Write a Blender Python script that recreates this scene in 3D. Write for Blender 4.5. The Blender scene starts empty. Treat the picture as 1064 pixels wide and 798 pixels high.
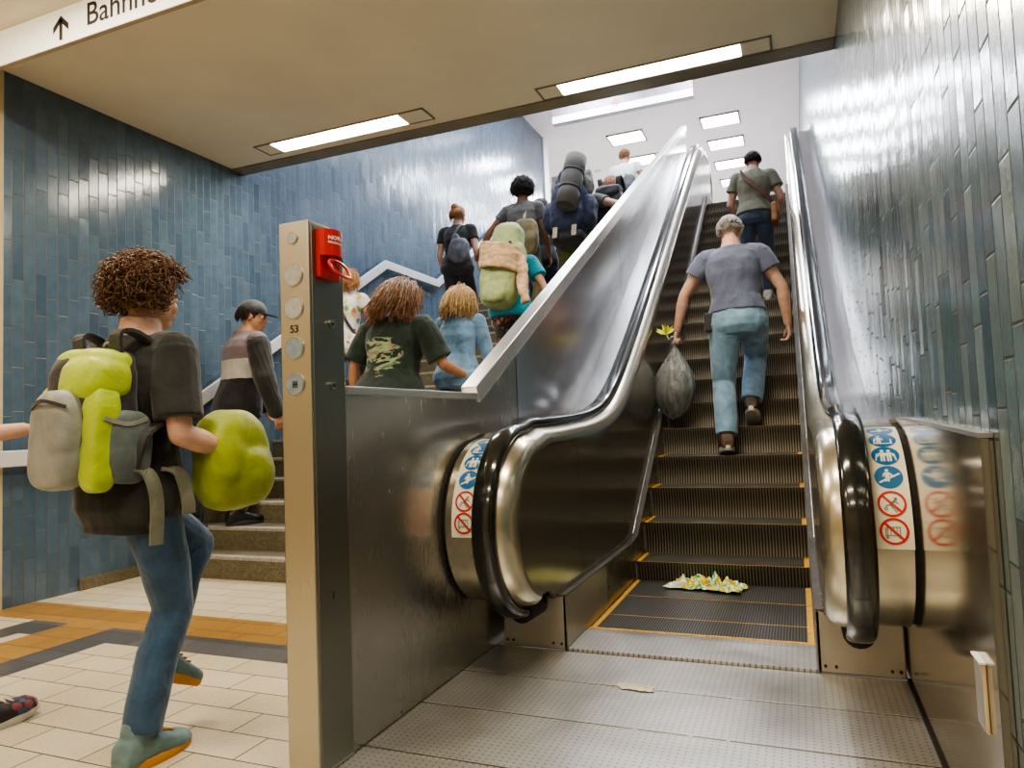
import bpy, bmesh, math, random
from mathutils import Vector, Matrix, noise
V = Vector
R = math.radians
PI = math.pi
random.seed(11)
scn = bpy.context.scene
COL = scn.collection

# ------------------------------------------------------------------ helpers
def thing(name, label, cat, loc=(0, 0, 0), rz=0, group=None):
    o = bpy.data.objects.new(name, None)
    COL.objects.link(o)
    o.empty_display_size = .1
    o.location = loc
    o.rotation_euler = (0, 0, rz)
    tag(o, label, cat, group)
    return o

def tag(o, label, cat, group=None):
    o['label'] = label
    o['category'] = cat
    if group:
        o['group'] = group
    return o

def link_mesh(name, me, mats, parent=None, label=None, kind=None, smooth=False):
    o = bpy.data.objects.new(name, me)
    COL.objects.link(o)
    if not isinstance(mats, (list, tuple)):
        mats = [mats]
    if len(me.materials):
        me.materials.clear()
    for m in mats:
        me.materials.append(m)
    if smooth:
        for p in me.polygons:
            p.use_smooth = True
    if parent:
        o.parent = parent
    if label:
        o['label'] = label
    if kind:
        o['kind'] = kind
    return o

def obj(name, bm, mats, parent=None, label=None, kind=None, smooth=False, bevel=0, recalc=True):
    if recalc:
        bmesh.ops.recalc_face_normals(bm, faces=bm.faces)
    me = bpy.data.meshes.new(name)
    bm.to_mesh(me)
    bm.free()
    o = link_mesh(name, me, mats, parent, label, kind, smooth)
    if bevel:
        b = o.modifiers.new('bv', 'BEVEL')
        b.width = bevel
        b.segments = 2
        b.limit_method = 'ANGLE'
        b.angle_limit = R(40)
    return o

def crisp(o, ang=38):
    for p in o.data.polygons:
        p.use_smooth = True
    m = o.modifiers.new('es', 'EDGE_SPLIT')
    m.split_angle = R(ang)
    return o

def struct(name, bm, m, **k):
    return obj(name, bm, m, kind='structure', **k)

def BM():
    return bmesh.new()

def box(bm, x0, x1, y0, y1, z0, z1):
    vs = [bm.verts.new((x, y, z)) for z in (z0, z1) for y in (y0, y1) for x in (x0, x1)]
    for f in ((0, 2, 3, 1), (4, 5, 7, 6), (0, 1, 5, 4), (2, 6, 7, 3), (0, 4, 6, 2), (1, 3, 7, 5)):
        bm.faces.new([vs[i] for i in f])
    return bm

def quad(bm, pts):
    return bm.faces.new([bm.verts.new(p) for p in pts])

def prism(bm, poly, x0, x1):
    """polygon of (y, z) pulled along x"""
    a = [bm.verts.new((x0, y, z)) for y, z in poly]
    b = [bm.verts.new((x1, y, z)) for y, z in poly]
    n = len(poly)
    fa = bm.faces.new(a)
    fb = bm.faces.new(b[::-1])
    for i in range(n):
        bm.faces.new((a[i], b[i], b[(i + 1) % n], a[(i + 1) % n]))
    bmesh.ops.triangulate(bm, faces=[fa, fb])
    return bm

def loft(bm, rings, cap=True, closed=True):
    """rings: lists of points, equal length"""
    vr = [[bm.verts.new(p) for p in r] for r in rings]
    n = len(vr[0])
    for a, b in zip(vr[:-1], vr[1:]):
        for i in range(n if closed else n - 1):
            bm.faces.new((a[i], a[(i + 1) % n], b[(i + 1) % n], b[i]))
    if cap and closed:
        bm.faces.new(vr[0][::-1])
        bm.faces.new(vr[-1])
    return bm

def ering(c, r, f, a, b, n=20, e=2.0):
    c, r, f = V(c), V(r), V(f)
    out = []
    for i in range(n):
        t = 2 * PI * i / n
        ct, st = math.cos(t), math.sin(t)
        if e != 2:
            ct = math.copysign(abs(ct) ** (2 / e), ct)
            st = math.copysign(abs(st) ** (2 / e), st)
        out.append(c + r * (a * ct) + f * (b * st))
    return out

def frame(t, up=V((0, 0, 1))):
    t = V(t).normalized()
    if abs(t.dot(up)) > .97:
        up = V((0, 1, 0))
    s = t.cross(up).normalized()
    return s, s.cross(t).normalized()

def tube(bm, pts, rad, n=10, flat=1.0, up=V((0, 0, 1)), cap=True):
    pts = [V(p) for p in pts]
    if not isinstance(rad, (list, tuple)):
        rad = [rad] * len(pts)
    rings = []
    ps = None
    for i, p in enumerate(pts):
        t = pts[min(i + 1, len(pts) - 1)] - pts[max(i - 1, 0)]
        s, u = frame(t, up)
        if ps is not None and s.dot(ps) < 0:
            s, u = -s, -u
        ps = s
        rings.append([p + s * (rad[i] * math.cos(2 * PI * k / n)) + u * (rad[i] * flat * math.sin(2 * PI * k / n)) for k in range(n)])
    return loft(bm, rings, cap)

def ell(bm, c, a, mat=None, e=2.0, nu=20, nv=12):
    """(super)ellipsoid"""
    c = V(c)
    rows = []
    sg = lambda x: math.copysign(abs(x) ** (2 / e), x)
    for j in range(1, nv):
        ph = -PI / 2 + PI * j / nv
        row = []
        for i in range(nu):
            th = 2 * PI * i / nu
            p = V((a[0] * sg(math.cos(ph)) * sg(math.cos(th)), a[1] * sg(math.cos(ph)) * sg(math.sin(th)), a[2] * sg(math.sin(ph))))
            row.append(c + (mat @ p if mat else p))
        rows.append(row)
    vr = [[bm.verts.new(p) for p in r] for r in rows]
    for a_, b_ in zip(vr[:-1], vr[1:]):
        for i in range(nu):
            bm.faces.new((a_[i], a_[(i + 1) % nu], b_[(i + 1) % nu], b_[i]))
    z = V((0, 0, a[2]))
    lo = bm.verts.new(c - (mat @ z if mat else z))
    hi = bm.verts.new(c + (mat @ z if mat else z))
    for i in range(nu):
        bm.faces.new((lo, vr[0][(i + 1) % nu], vr[0][i]))
        bm.faces.new((hi, vr[-1][i], vr[-1][(i + 1) % nu]))
    return bm

def limb(bm, seq, n=14):
    """tapering limb through (point, radius) with round ends"""
    pts = [V(p) for p, r in seq]
    rr = [r for p, r in seq]
    tube(bm, pts, rr, n)
    for p, r in zip(pts, rr):
        ell(bm, p, (r * .98,) * 3, nu=12, nv=8)

def smooth_path(pts, k=6):
    """Catmull-Rom through points"""
    pts = [V(p) for p in pts]
    out = []
    for i in range(len(pts) - 1):
        p0, p1, p2, p3 = pts[max(i - 1, 0)], pts[i], pts[i + 1], pts[min(i + 2, len(pts) - 1)]
        for j in range(k):
            t = j / k
            out.append(.5 * ((2 * p1) + (p2 - p0) * t + (2 * p0 - 5 * p1 + 4 * p2 - p3) * t * t + (3 * p1 - p0 - 3 * p2 + p3) * t ** 3))
    out.append(pts[-1])
    return out

def skin_mesh(name, bm, voxel, smooth=4, wrinkle=0, wscale=9, seed=0, stretch=(1, 1, 1)):
    """fuse overlapping closed pieces into one continuous surface"""
    bmesh.ops.recalc_face_normals(bm, faces=bm.faces)
    me = bpy.data.meshes.new(name)
    bm.to_mesh(me)
    bm.free()
    o = bpy.data.objects.new('tmp_fuse', me)
    COL.objects.link(o)
    m = o.modifiers.new('r', 'REMESH')
    m.mode = 'VOXEL'
    m.voxel_size = voxel
    if smooth:
        s = o.modifiers.new('s', 'SMOOTH')
        s.iterations = smooth
        s.factor = .5
    dg = bpy.context.evaluated_depsgraph_get()
    dg.update()
    nm = bpy.data.meshes.new_from_object(o.evaluated_get(dg))
    bpy.data.objects.remove(o)
    bpy.data.meshes.remove(me)
    if wrinkle:
        off = V((seed * 3.1, seed * 1.7, seed * 2.3))
        ns = [v.normal.copy() for v in nm.vertices]
        for v, nn in zip(nm.vertices, ns):
            p = v.co
            q = V((p.x * stretch[0], p.y * stretch[1], p.z * stretch[2])) * wscale + off
            w = noise.noise(q) + .5 * noise.noise(q * 2.1 + V((5, 2, 1)))
            v.co = p + nn * (wrinkle * w)
    for p in nm.polygons:
        p.use_smooth = True
    nm.name = name
    return nm

def text_bm(s, size, bold=0.0, align='LEFT'):
    cu = bpy.data.curves.new('t', 'FONT')
    cu.body = s
    cu.size = size
    cu.offset = bold
    cu.align_x = align
    cu.resolution_u = 4
    o = bpy.data.objects.new('tmp_text', cu)
    COL.objects.link(o)
    dg = bpy.context.evaluated_depsgraph_get()
    me = bpy.data.meshes.new_from_object(o.evaluated_get(dg))
    bm = BM()
    bm.from_mesh(me)
    bpy.data.objects.remove(o)
    bpy.data.meshes.remove(me)
    bmesh.ops.remove_doubles(bm, verts=bm.verts, dist=1e-5)
    return bm

def xform(bm, fn):
    for v in bm.verts:
        v.co = V(fn(v.co))
    return bm

# ------------------------------------------------------------------ materials
class NT:
    def __init__(s, name):
        s.m = bpy.data.materials.new(name)
        s.m.use_nodes = True
        s.t = s.m.node_tree
        s.b = s.t.nodes['Principled BSDF']
        s.l = s.t.links
    def n(s, typ, **kw):
        nd = s.t.nodes.new(typ)
        for k, v in kw.items():
            setattr(nd, k, v)
        return nd
    def put(s, sock, v):
        if hasattr(v, 'links') or isinstance(v, bpy.types.NodeSocket):
            s.l.new(v, sock)
        else:
            sock.default_value = v
    def math(s, op, a, b=0.0, c=None):
        nd = s.n('ShaderNodeMath', operation=op)
        s.put(nd.inputs[0], a)
        s.put(nd.inputs[1], b)
        if c is not None:
            s.put(nd.inputs[2], c)
        return nd.outputs[0]
    def coord(s, kind='Object'):
        return s.n('ShaderNodeTexCoord').outputs[kind]
    def sep(s, v):
        nd = s.n('ShaderNodeSeparateXYZ')
        s.l.new(v, nd.inputs[0])
        return nd.outputs
    def comb(s, x=0.0, y=0.0, z=0.0):
        nd = s.n('ShaderNodeCombineXYZ')
        for i, v in enumerate((x, y, z)):
            s.put(nd.inputs[i], v)
        return nd.outputs[0]
    def mapping(s, v, scale=(1, 1, 1), rot=(0, 0, 0)):
        nd = s.n('ShaderNodeMapping')
        s.l.new(v, nd.inputs[0])
        nd.inputs['Scale'].default_value = scale
        nd.inputs['Rotation'].default_value = rot
        return nd.outputs[0]
    def noise(s, v, scale, detail=3, rough=.5, dist=0.0):
        nd = s.n('ShaderNodeTexNoise')
        s.l.new(v, nd.inputs['Vector'])
        nd.inputs['Scale'].default_value = scale
        nd.inputs['Detail'].default_value = detail
        nd.inputs['Roughness'].default_value = rough
        nd.inputs['Distortion'].default_value = dist
        return nd.outputs
    def ramp(s, f, stops, interp='LINEAR'):
        nd = s.n('ShaderNodeValToRGB')
        s.put(nd.inputs[0], f)
        cr = nd.color_ramp
        cr.interpolation = interp
        while len(cr.elements) < len(stops):
            cr.elements.new(.5)
        for e, (p, c) in zip(cr.elements, stops):
            e.position = p
            e.color = (*c, 1) if len(c) == 3 else c
        return nd.outputs[0]
    def mix(s, f, a, b, mode='MIX'):
        nd = s.n('ShaderNodeMix', data_type='RGBA', blend_type=mode)
        s.put(nd.inputs[0], f)
        s.put(nd.inputs[6], a if not isinstance(a, tuple) else (*a, 1))
        s.put(nd.inputs[7], b if not isinstance(b, tuple) else (*b, 1))
        return nd.outputs[2]
    def bump(s, h, dist=.002, strength=.5):
        nd = s.n('ShaderNodeBump')
        s.l.new(h, nd.inputs['Height'])
        nd.inputs['Distance'].default_value = dist
        nd.inputs['Strength'].default_value = strength
        s.l.new(nd.outputs[0], s.b.inputs['Normal'])
        return nd
    def set(s, **k):
        for kk, v in k.items():
            i = s.b.inputs[{'color': 'Base Color', 'rough': 'Roughness', 'metal': 'Metallic', 'spec': 'Specular IOR Level', 'coat': 'Coat Weight',
                            'sheen': 'Sheen Weight', 'trans': 'Transmission Weight', 'sss': 'Subsurface Weight', 'emit': 'Emission Color', 'power': 'Emission Strength', 'alpha': 'Alpha', 'aniso': 'Anisotropic', 'coatr': 'Coat Roughness'}[kk]]
            if isinstance(v, tuple) and len(v) == 3:
                v = (*v, 1)
            s.put(i, v)
        return s

def plain(name, c, rough=.5, metal=0.0, var=.12, scale=12, bump=0.0, **k):
    s = NT(name)
    co = s.coord()
    f = s.noise(co, scale, 4)[0]
    d = tuple(max(0, x * (1 - var)) for x in c)
    l = tuple(min(1, x * (1 + var)) for x in c)
    s.set(color=s.ramp(f, [(.3, d), (.7, l)]), rough=rough, metal=metal, **k)
    if bump:
        s.bump(s.noise(co, scale * 6, 3)[0], bump, .6)
    return s.m

def cloth(name, c, var=.25, rough=.9, fold=7.0, dark=None, **k):
    s = NT(name)
    co = s.coord()
    big = s.noise(co, fold, 3, .6, .6)[0]
    fine = s.noise(co, 160, 2)[0]
    d = dark or tuple(x * (1 - var) for x in c)
    l = tuple(min(1, x * (1 + var)) for x in c)
    s.set(color=s.ramp(big, [(.32, d), (.68, l)]), rough=rough, sheen=.25, **k)
    h = s.math('ADD', s.math('MULTIPLY', big, 8.0), fine)
    s.bump(h, .002, .55)
    return s.m

def bands(name, stops, axis=2, lo=0.0, hi=1.0, rough=.9, wob=.02, fold=7.0):
    s = NT(name)
    co = s.coord()
    x = s.sep(co)[axis]
    big = s.noise(co, fold, 3, .6, .6)[0]
    x = s.math('ADD', x, s.math('MULTIPLY', s.math('SUBTRACT', big, .5), wob))
    f = s.math('DIVIDE', s.math('SUBTRACT', x, lo), hi - lo)
    c = s.ramp(f, stops, 'CONSTANT')
    c = s.mix(.5, c, s.ramp(big, [(.3, (.45, .45, .45)), (.7, (1, 1, 1))]), 'MULTIPLY')
    s.set(color=c, rough=rough, sheen=.2)
    s.bump(big, .012, .5)
    return s.m

def steel(name, c=(.52, .5, .47), rough=.27, grain=(1, 1, 90), smudge=.25, wav=0.0, metal=1.0, ga=.08):
    s = NT(name)
    co = s.coord()
    g = s.noise(s.mapping(co, grain), 8, 4, .6)[0]
    sm = s.noise(co, 2.3, 5, .65, .7)[0]
    col = s.mix(s.math('MULTIPLY', sm, smudge), c, tuple(x * .45 for x in c))
    s.set(color=col, metal=metal, rough=s.math('ADD', s.math('MULTIPLY', g, ga), s.math('ADD', s.math('MULTIPLY', sm, .12), rough - ga / 2 - .06)))
    h = s.math('ADD', s.math('MULTIPLY', g, .035), s.math('MULTIPLY', s.noise(co, 1.6, 1)[0], wav))
    s.bump(h, .004, .35)
    return s.m

def tile_mat(name, cols, grout, spec_r=.16, u=1, tilt=.05, w=.078, hgt=.29, wear=0.0):
    """tall narrow glazed tiles, each column staggered by its own amount"""
    s = NT(name)
    co = s.coord()
    xyz = s.sep(co)
    cu = s.math('DIVIDE', xyz[u], w)
    ci = s.math('FLOOR', cu)
    wn = s.n('ShaderNodeTexWhiteNoise', noise_dimensions='1D')
    s.l.new(ci, wn.inputs['W'])
    cv = s.math('ADD', s.math('DIVIDE', xyz[2], hgt), s.math('MULTIPLY', wn.outputs[0], 7.0))
    ri = s.math('FLOOR', cv)
    fu = s.math('SUBTRACT', cu, ci)
    fv = s.math('SUBTRACT', cv, ri)
    def edge(f, ww):
        d = s.math('MINIMUM', f, s.math('SUBTRACT', 1.0, f))
        return s.math('MULTIPLY', d, ww)
    d = s.math('MINIMUM', edge(fu, w), edge(fv, hgt))
    mask = s.n('ShaderNodeMapRange')
    s.l.new(d, mask.inputs[0])
    mask.inputs[1].default_value = .0018
    mask.inputs[2].default_value = .0042
    w2 = s.n('ShaderNodeTexWhiteNoise', noise_dimensions='2D')
    s.l.new(s.comb(ci, ri, 0.0), w2.inputs['Vector'])
    tone = s.ramp(w2.outputs[0], [(i / (len(cols) - 1), c) for i, c in enumerate(cols)])
    mott = s.noise(co, 14, 5, .6)[0]
    tone = s.mix(.55, tone, s.ramp(mott, [(.25, (.5, .52, .55)), (.75, (1, 1, 1))]), 'MULTIPLY')
    s.set(color=s.mix(mask.outputs[0], grout, tone))
    s.set(rough=s.math('ADD', s.math('MULTIPLY', s.math('SUBTRACT', 1.0, mask.outputs[0]), .6), s.math('ADD', s.math('MULTIPLY', mott, wear), spec_r)))
    bp = s.bump(s.math('ADD', s.math('MULTIPLY', mask.outputs[0], 1.0), s.math('MULTIPLY', s.noise(co, 22, 3)[0], .5)), .003, .5)
    # every tile is laid at a slightly different angle
    geo = s.n('ShaderNodeNewGeometry')
    vm = s.n('ShaderNodeVectorMath', operation='SUBTRACT')
    s.l.new(w2.outputs[1], vm.inputs[0])
    vm.inputs[1].default_value = (.5, .5, .5)
    vs = s.n('ShaderNodeVectorMath', operation='SCALE')
    s.l.new(vm.outputs[0], vs.inputs[0])
    vs.inputs['Scale'].default_value = tilt
    va = s.n('ShaderNodeVectorMath', operation='ADD')
    s.l.new(geo.outputs['Normal'], va.inputs[0])
    s.l.new(vs.outputs[0], va.inputs[1])
    vn = s.n('ShaderNodeVectorMath', operation='NORMALIZE')
    s.l.new(va.outputs[0], vn.inputs[0])
    s.l.new(vn.outputs[0], bp.inputs['Normal'])
    s.set(spec=.6)
    return s.m

def emis(name, c, p):
    s = NT(name)
    s.set(color=(.9, .9, .9), emit=c, power=p)
    return s.m

M = {}
M['tile_left'] = tile_mat('glazed blue tile', [(.066, .112, .165), (.090, .143, .203), (.110, .165, .230), (.080, .128, .18), (.10, .157, .212)], (.10, .09, .07), .19, tilt=.035)
M['tile_right'] = tile_mat('glazed grey blue tile', [(.026, .062, .088), (.085, .138, .165), (.14, .19, .205), (.06, .112, .14), (.12, .16, .155), (.022, .048, .07), (.08, .125, .145)], (.02, .02, .018), .14, tilt=.06, w=.072, hgt=.30, wear=.12)
M['stone'] = plain('beige stone', (.52, .42, .27), .5, var=.1, scale=8)
M['ceiling'] = plain('warm beige paint', (.80, .745, .62), .75, var=.05, scale=1.6)
M['ceiling_white'] = plain('pale paint', (.72, .67, .68), .7, var=.03, scale=2)
M['wall_white'] = plain('pale pink plaster', (.70, .62, .60), .7, var=.05, scale=1.5)
M['fascia'] = plain('grey brown edge metal', (.24, .215, .17), .5, .1, var=.15, scale=4)
M['steel'] = steel('brushed steel', (.56, .53, .48), .26, (1, 1, 60))
M['steel_v'] = steel('brushed steel upright', (.56, .53, .45), .30, (60, 60, 1), .15)
M['steel_side'] = steel('stained steel cladding', (.50, .475, .43), .26, (1, 30, 1), .4, .5, .88)
M['steel_panel'] = steel('pale steel balustrade cladding', (.60, .58, .57), .22, (1, 3, 30), .2, 1.2)
M['steel_pol'] = steel('polished side steel', (.52, .47, .38), .115, (1, 30, 1), .35, .06, .93, .03)
M['steel_newel'] = steel('newel steel', (.54, .495, .39), .24, (40, 1, 1), .2, 0, .9)
M['steel_base'] = steel('base block steel', (.48, .44, .36), .38, (40, 1, 1), .5, 0, .7)
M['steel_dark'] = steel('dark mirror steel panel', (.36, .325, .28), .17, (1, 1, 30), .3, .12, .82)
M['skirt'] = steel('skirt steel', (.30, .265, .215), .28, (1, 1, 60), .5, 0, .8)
M['cap'] = steel('parapet cap steel', (.74, .72, .68), .33, (1, 60, 1), .1)
M['rubber'] = plain('black handrail rubber', (.012, .012, .011), .14, coat=.6, coatr=.08)
M['black'] = plain('black', (.012, .012, .012), .6)
M['gap'] = plain('dark gap', (.01, .009, .008), .8)
M['lamp_warm'] = emis('warm tube diffuser', (1, .95, .82), 11.0)
M['lamp_cool'] = emis('cool tube diffuser', (.93, .95, 1), 20.0)
M['lamp_sign'] = emis('lit sign white', (1, .97, 1), 1.6)
M['white'] = plain('white paint', (.8, .79, .76), .45, var=.03)
M['rail'] = plain('pale grey rail coating', (.62, .61, .61), .42, .1, var=.06)
M['yellow'] = plain('worn yellow paint', (.62, .33, .03), .6, var=.4, scale=60)
M['red'] = plain('red enamel', (.55, .018, .012), .28, var=.08, coat=.4)
M['sign_face'] = emis('lit cream sign face', (1, .88, .64), .34)
M['ink'] = plain('dark brown lettering', (.03, .022, .015), .6)
M['glass'] = plain('frosted lens', (.42, .44, .42), .2, var=.15, scale=60)
M['glass_blue'] = plain('blue grey lens', (.25, .31, .36), .15, var=.15, scale=50)
M['sticker'] = plain('cream sticker', (.78, .73, .58), .35, var=.04)
M['st_blue'] = plain('sticker blue', (.012, .13, .32), .35, var=.05)
M['st_red'] = plain('sticker red', (.55, .02, .02), .35, var=.05)
M['st_grey'] = plain('sticker grey', (.16, .15, .14), .4)
M['st_cream'] = plain('sticker pictogram cream', (.80, .78, .66), .35, var=.03)
M['ledge'] = plain('dark matte ledge', (.07, .062, .052), .65, var=.3)  # plain dark matte tone, slightly mottled
M['leather'] = plain('brown leather', (.30, .13, .045), .45, var=.3, scale=20)

def m_terrazzo():
    s = NT('cream floor tiles with ochre and grey bands')
    co = s.coord()
    x, y, z = s.sep(co)
    # running bond along x
    L, W, g = .335, .165, .0048
    rv = s.math('DIVIDE', s.math('SUBTRACT', y, 2.65 - 20 * W), W)
    ri = s.math('FLOOR', rv)
    wn = s.n('ShaderNodeTexWhiteNoise', noise_dimensions='1D')
    s.l.new(ri, wn.inputs['W'])
    ru = s.math('ADD', s.math('DIVIDE', s.math('SUBTRACT', x, -2.265), L), s.math('MULTIPLY', ri, .5))
    ci = s.math('FLOOR', ru)
    fu = s.math('SUBTRACT', ru, ci)
    fv = s.math('SUBTRACT', rv, ri)
    du = s.math('MULTIPLY', s.math('MINIMUM', fu, s.math('SUBTRACT', 1.0, fu)), L)
    dv = s.math('MULTIPLY', s.math('MINIMUM', fv, s.math('SUBTRACT', 1.0, fv)), W)
    joint = s.math('LESS_THAN', s.math('MINIMUM', du, dv), g * .55)
    w2 = s.n('ShaderNodeTexWhiteNoise', noise_dimensions='2D')
    s.l.new(s.comb(ci, ri, 0.0), w2.inputs['Vector'])
    v = s.noise(co, 130, 2)[0]
    big = s.noise(co, 3, 4)[0]
    def tone(a, b):
        c = s.mix(w2.outputs[0], a, b)
        c = s.mix(s.math('MULTIPLY', big, .5), c, s.mix(.5, c, (.3, .22, .1), 'MULTIPLY'))
        return s.mix(s.math('LESS_THAN', v, .36), c, s.mix(.5, c, (.35, .28, .2), 'MULTIPLY'))
    cream = tone((.58, .50, .36), (.68, .60, .45))
    ochre = tone((.34, .19, .05), (.43, .25, .075))
    grey = tone((.085, .085, .09), (.13, .13, .135))
    def band(q, a, b):
        return s.math('MULTIPLY', s.math('GREATER_THAN', q, a), s.math('LESS_THAN', q, b))
    # guidance strip: ochre y 2.86-3.19, grey y 2.65-2.86 running along x; second leg running towards the viewer at the wall side
    c = s.mix(band(y, 2.87, 3.2), cream, ochre)
    c = s.mix(s.math('MULTIPLY', band(y, 2.65, 2.87), s.math('GREATER_THAN', x, -4.25)), c, grey)
    leg = s.math('LESS_THAN', y, 2.87)
    c = s.mix(s.math('MULTIPLY', s.math('MULTIPLY', band(x, -3.98, -3.62), leg), 1.0), c, ochre)
    c = s.mix(s.math('MULTIPLY', band(x, -3.62, -3.40), s.math('LESS_THAN', y, 2.67)), c, grey)
    c = s.mix(s.math('MULTIPLY', band(x, -4.28, -4.08), leg), c, grey)
    c = s.mix(joint, c, (.05, .04, .03))
    s.set(color=c, rough=s.math('ADD', s.math('MULTIPLY', big, .25), .22), spec=.4)
    s.bump(s.math('SUBTRACT', 1.0, joint), .0015, .5)
    return s.m
M['floor'] = m_terrazzo()

def m_granite(name, a, b, sc=130):
    s = NT(name)
    co = s.coord()
    v = s.n('ShaderNodeTexVoronoi')
    s.l.new(co, v.inputs['Vector'])
    v.inputs['Scale'].default_value = sc
    w = s.sep(v.outputs['Color'])[0]
    big = s.noise(co, 4, 4)[0]
    c = s.ramp(w, [(.1, a), (.9, b)])
    s.set(color=s.mix(s.math('MULTIPLY', big, .6), c, tuple(x * .5 for x in a)), rough=.6)
    return s.m
M['granite'] = m_granite('speckled grey brown stone', (.10, .085, .05), (.22, .19, .12))
M['nosing'] = m_granite('pale speckled stone edge', (.28, .26, .22), (.50, .47, .40))

def m_plate():
    s = NT('dotted steel plate')
    co = s.coord()
    x, y, z = s.sep(co)
    def cell(q, p):
        d = s.math('DIVIDE', q, p)
        return s.math('SUBTRACT', s.math('SUBTRACT', d, s.math('FLOOR', d)), .5)
    px, py = cell(x, .0235), cell(y, .0235)
    r = s.math('SQRT', s.math('ADD', s.math('MULTIPLY', px, px), s.math('MULTIPLY', py, py)))
    dot = s.n('ShaderNodeMapRange')
    s.l.new(r, dot.inputs[0])
    dot.inputs[1].default_value = .13
    dot.inputs[2].default_value = .20
    big = s.noise(co, 2.0, 5, .65, .5)[0]
    c = s.ramp(big, [(.3, (.44, .425, .40)), (.7, (.66, .645, .62))])
    c = s.mix(dot.outputs[0], s.mix(.62, c, (.05, .045, .04)), c)
    s.set(color=c, metal=.72, rough=s.math('ADD', .26, s.math('MULTIPLY', big, .2)))
    s.bump(dot.outputs[0], .002, -.6)
    return s.m
M['plate'] = m_plate()

def m_groove(name, ca, cb, axis=0, pitch=.0135, rough=.42, metal=.7):
    s = NT(name)
    co = s.coord()
    q = s.sep(co)[axis]
    d = s.math('DIVIDE', q, pitch)
    f = s.math('SUBTRACT', d, s.math('FLOOR', d))
    t = s.math('ABSOLUTE', s.math('SUBTRACT', f, .5))
    m = s.n('ShaderNodeMapRange')
    s.l.new(t, m.inputs[0])
    m.inputs[1].default_value = .2
    m.inputs[2].default_value = .32
    n1 = s.noise(s.mapping(co, (30, 3, 3)), 3, 3)[0]
    cc = s.mix(n1, ca, tuple(x * .55 for x in ca))
    s.set(color=s.mix(m.outputs[0], cc, cb), metal=metal, rough=rough)
    s.bump(m.outputs[0], .004, -.9)
    return s.m
M['tread'] = m_groove('grooved tread', (.22, .205, .18), (.03, .028, .024))
M['riser'] = m_groove('grooved riser', (.25, .225, .185), (.018, .016, .013), pitch=.019)

# ------------------------------------------------------------------ setting
H = 3.53           # low ceiling
XL, XR = -4.76, .366
YS = 2.985
YE = 5.16          # edge of the low ceiling
H2 = 7.2           # ceiling of the upper hall
ZU = 4.2           # upper floor

def panel(bm, pts, th):
    pts = [V(p) for p in pts]
    n = (pts[1] - pts[0]).cross(pts[2] - pts[0]).normalized() * th
    a = [bm.verts.new(p) for p in pts]
    b = [bm.verts.new(p + n) for p in pts]
    k = len(a)
    bm.faces.new(a)
    bm.faces.new(b[::-1])
    for i in range(k):
        bm.faces.new((a[i], a[(i + 1) % k], b[(i + 1) % k], b[i]))
    return bm

struct('floor', box(BM(), XL, -1.42, -4, 4.06, -.12, 0), M['floor'])
struct('floor_upper', box(box(BM(), -1.40, XR, 11.0, 21, ZU - .2, ZU - .005), -9, -1.40, 12.5, 21, ZU - .2, ZU - .005), plain('upper hall floor', (.45, .42, .38), .4))
struct('wall_left', box(BM(), XL - .12, XL, YS, 14.05, -.1, H2 + .1), M['tile_left'])
struct('wall_left_stone', box(BM(), XL - .12, XL + .002, -4, YS, -.1, H + .3), M['stone'])
struct('wall_right', box(BM(), XR, XR + .12, -4, 21, -.1, H2 + .1), M['tile_right'])
struct('trim_1', box(BM(), XL - .14, XL + .03, 14.05, 14.35, ZU, H2 + .1), M['white'])
struct('ceiling', box(BM(), XL - .1, XR + .1, -4, YE, H, H + .22), M['ceiling'])
struct('ceiling_upper', box(BM(), -9, XR + .1, YE, 21.1, H2, H2 + .12), M['ceiling_white'])
struct('trim_2', box(BM(), XL + .001, XR - .001, 5.02, YE + .02, H - .012, H + .23), M['fascia'])
struct('wall_well', box(BM(), XL - .1, XR + .1, YE - .1, YE, H + .22, H2 + .1), M['wall_white'])
struct('wall_back', box(BM(), -9, XR + .1, 21, 21.12, ZU - .2, H2 + .1), M['wall_white'])
struct('wall_upper_left', box(BM(), -9.1, -9, 12, 21.1, ZU - .2, H2 + .1), M['wall_white'])
struct('wall_front', box(BM(), XL - .1, XR + .1, -4.1, -4, -.1, H + .2), M['stone'])
struct('baseboard_left', box(BM(), XL, XL + .02, 3.5, 4.06, 0, .085), M['granite'])

# ------------------------------------------------------------------ staircase
st = thing('staircase', 'broad speckled stone staircase with pale step edges climbing beside the blue tiled wall', 'stairs', (-3.1, 4.06, 0))
def stair_z(y):
    if y < 4.05:
        return 0.0
    if y < 7.6:
        return min(13, math.floor((y - 4.05) / .2917) + 1) * .1654
    if y < 8.95:
        return 2.15
    return min(12, math.floor((y - 8.95) / .2917) + 1) * .1708 + 2.15
def stair_step(y0, z0, z1, dep):
    w0, w1 = XL + .003, -1.473
    ox, oy = -3.1, 4.06
    o = obj('step', box(BM(), w0 - ox, w1 - ox, y0 - oy, y0 + dep - oy, max(z0 - .3, 0), z1 - .002), M['granite'], st)
    obj('step_edge', box(BM(), w0 - ox, w1 - ox, y0 - .004 - oy, y0 + .075 - oy, z1 - .022, z1), M['nosing'], o, label='pale stone strip along the step edge')
for i in range(13):
    y0 = 4.05 + i * .2917
    stair_step(y0, i * .1654, (i + 1) * .1654, .30 if i < 12 else 1.46)
for i in range(12):
    y0 = 8.95 + i * .2917
    stair_step(y0, 2.15 + i * .1708, 2.15 + (i + 1) * .1708, .30 if i < 11 else .36)

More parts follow.
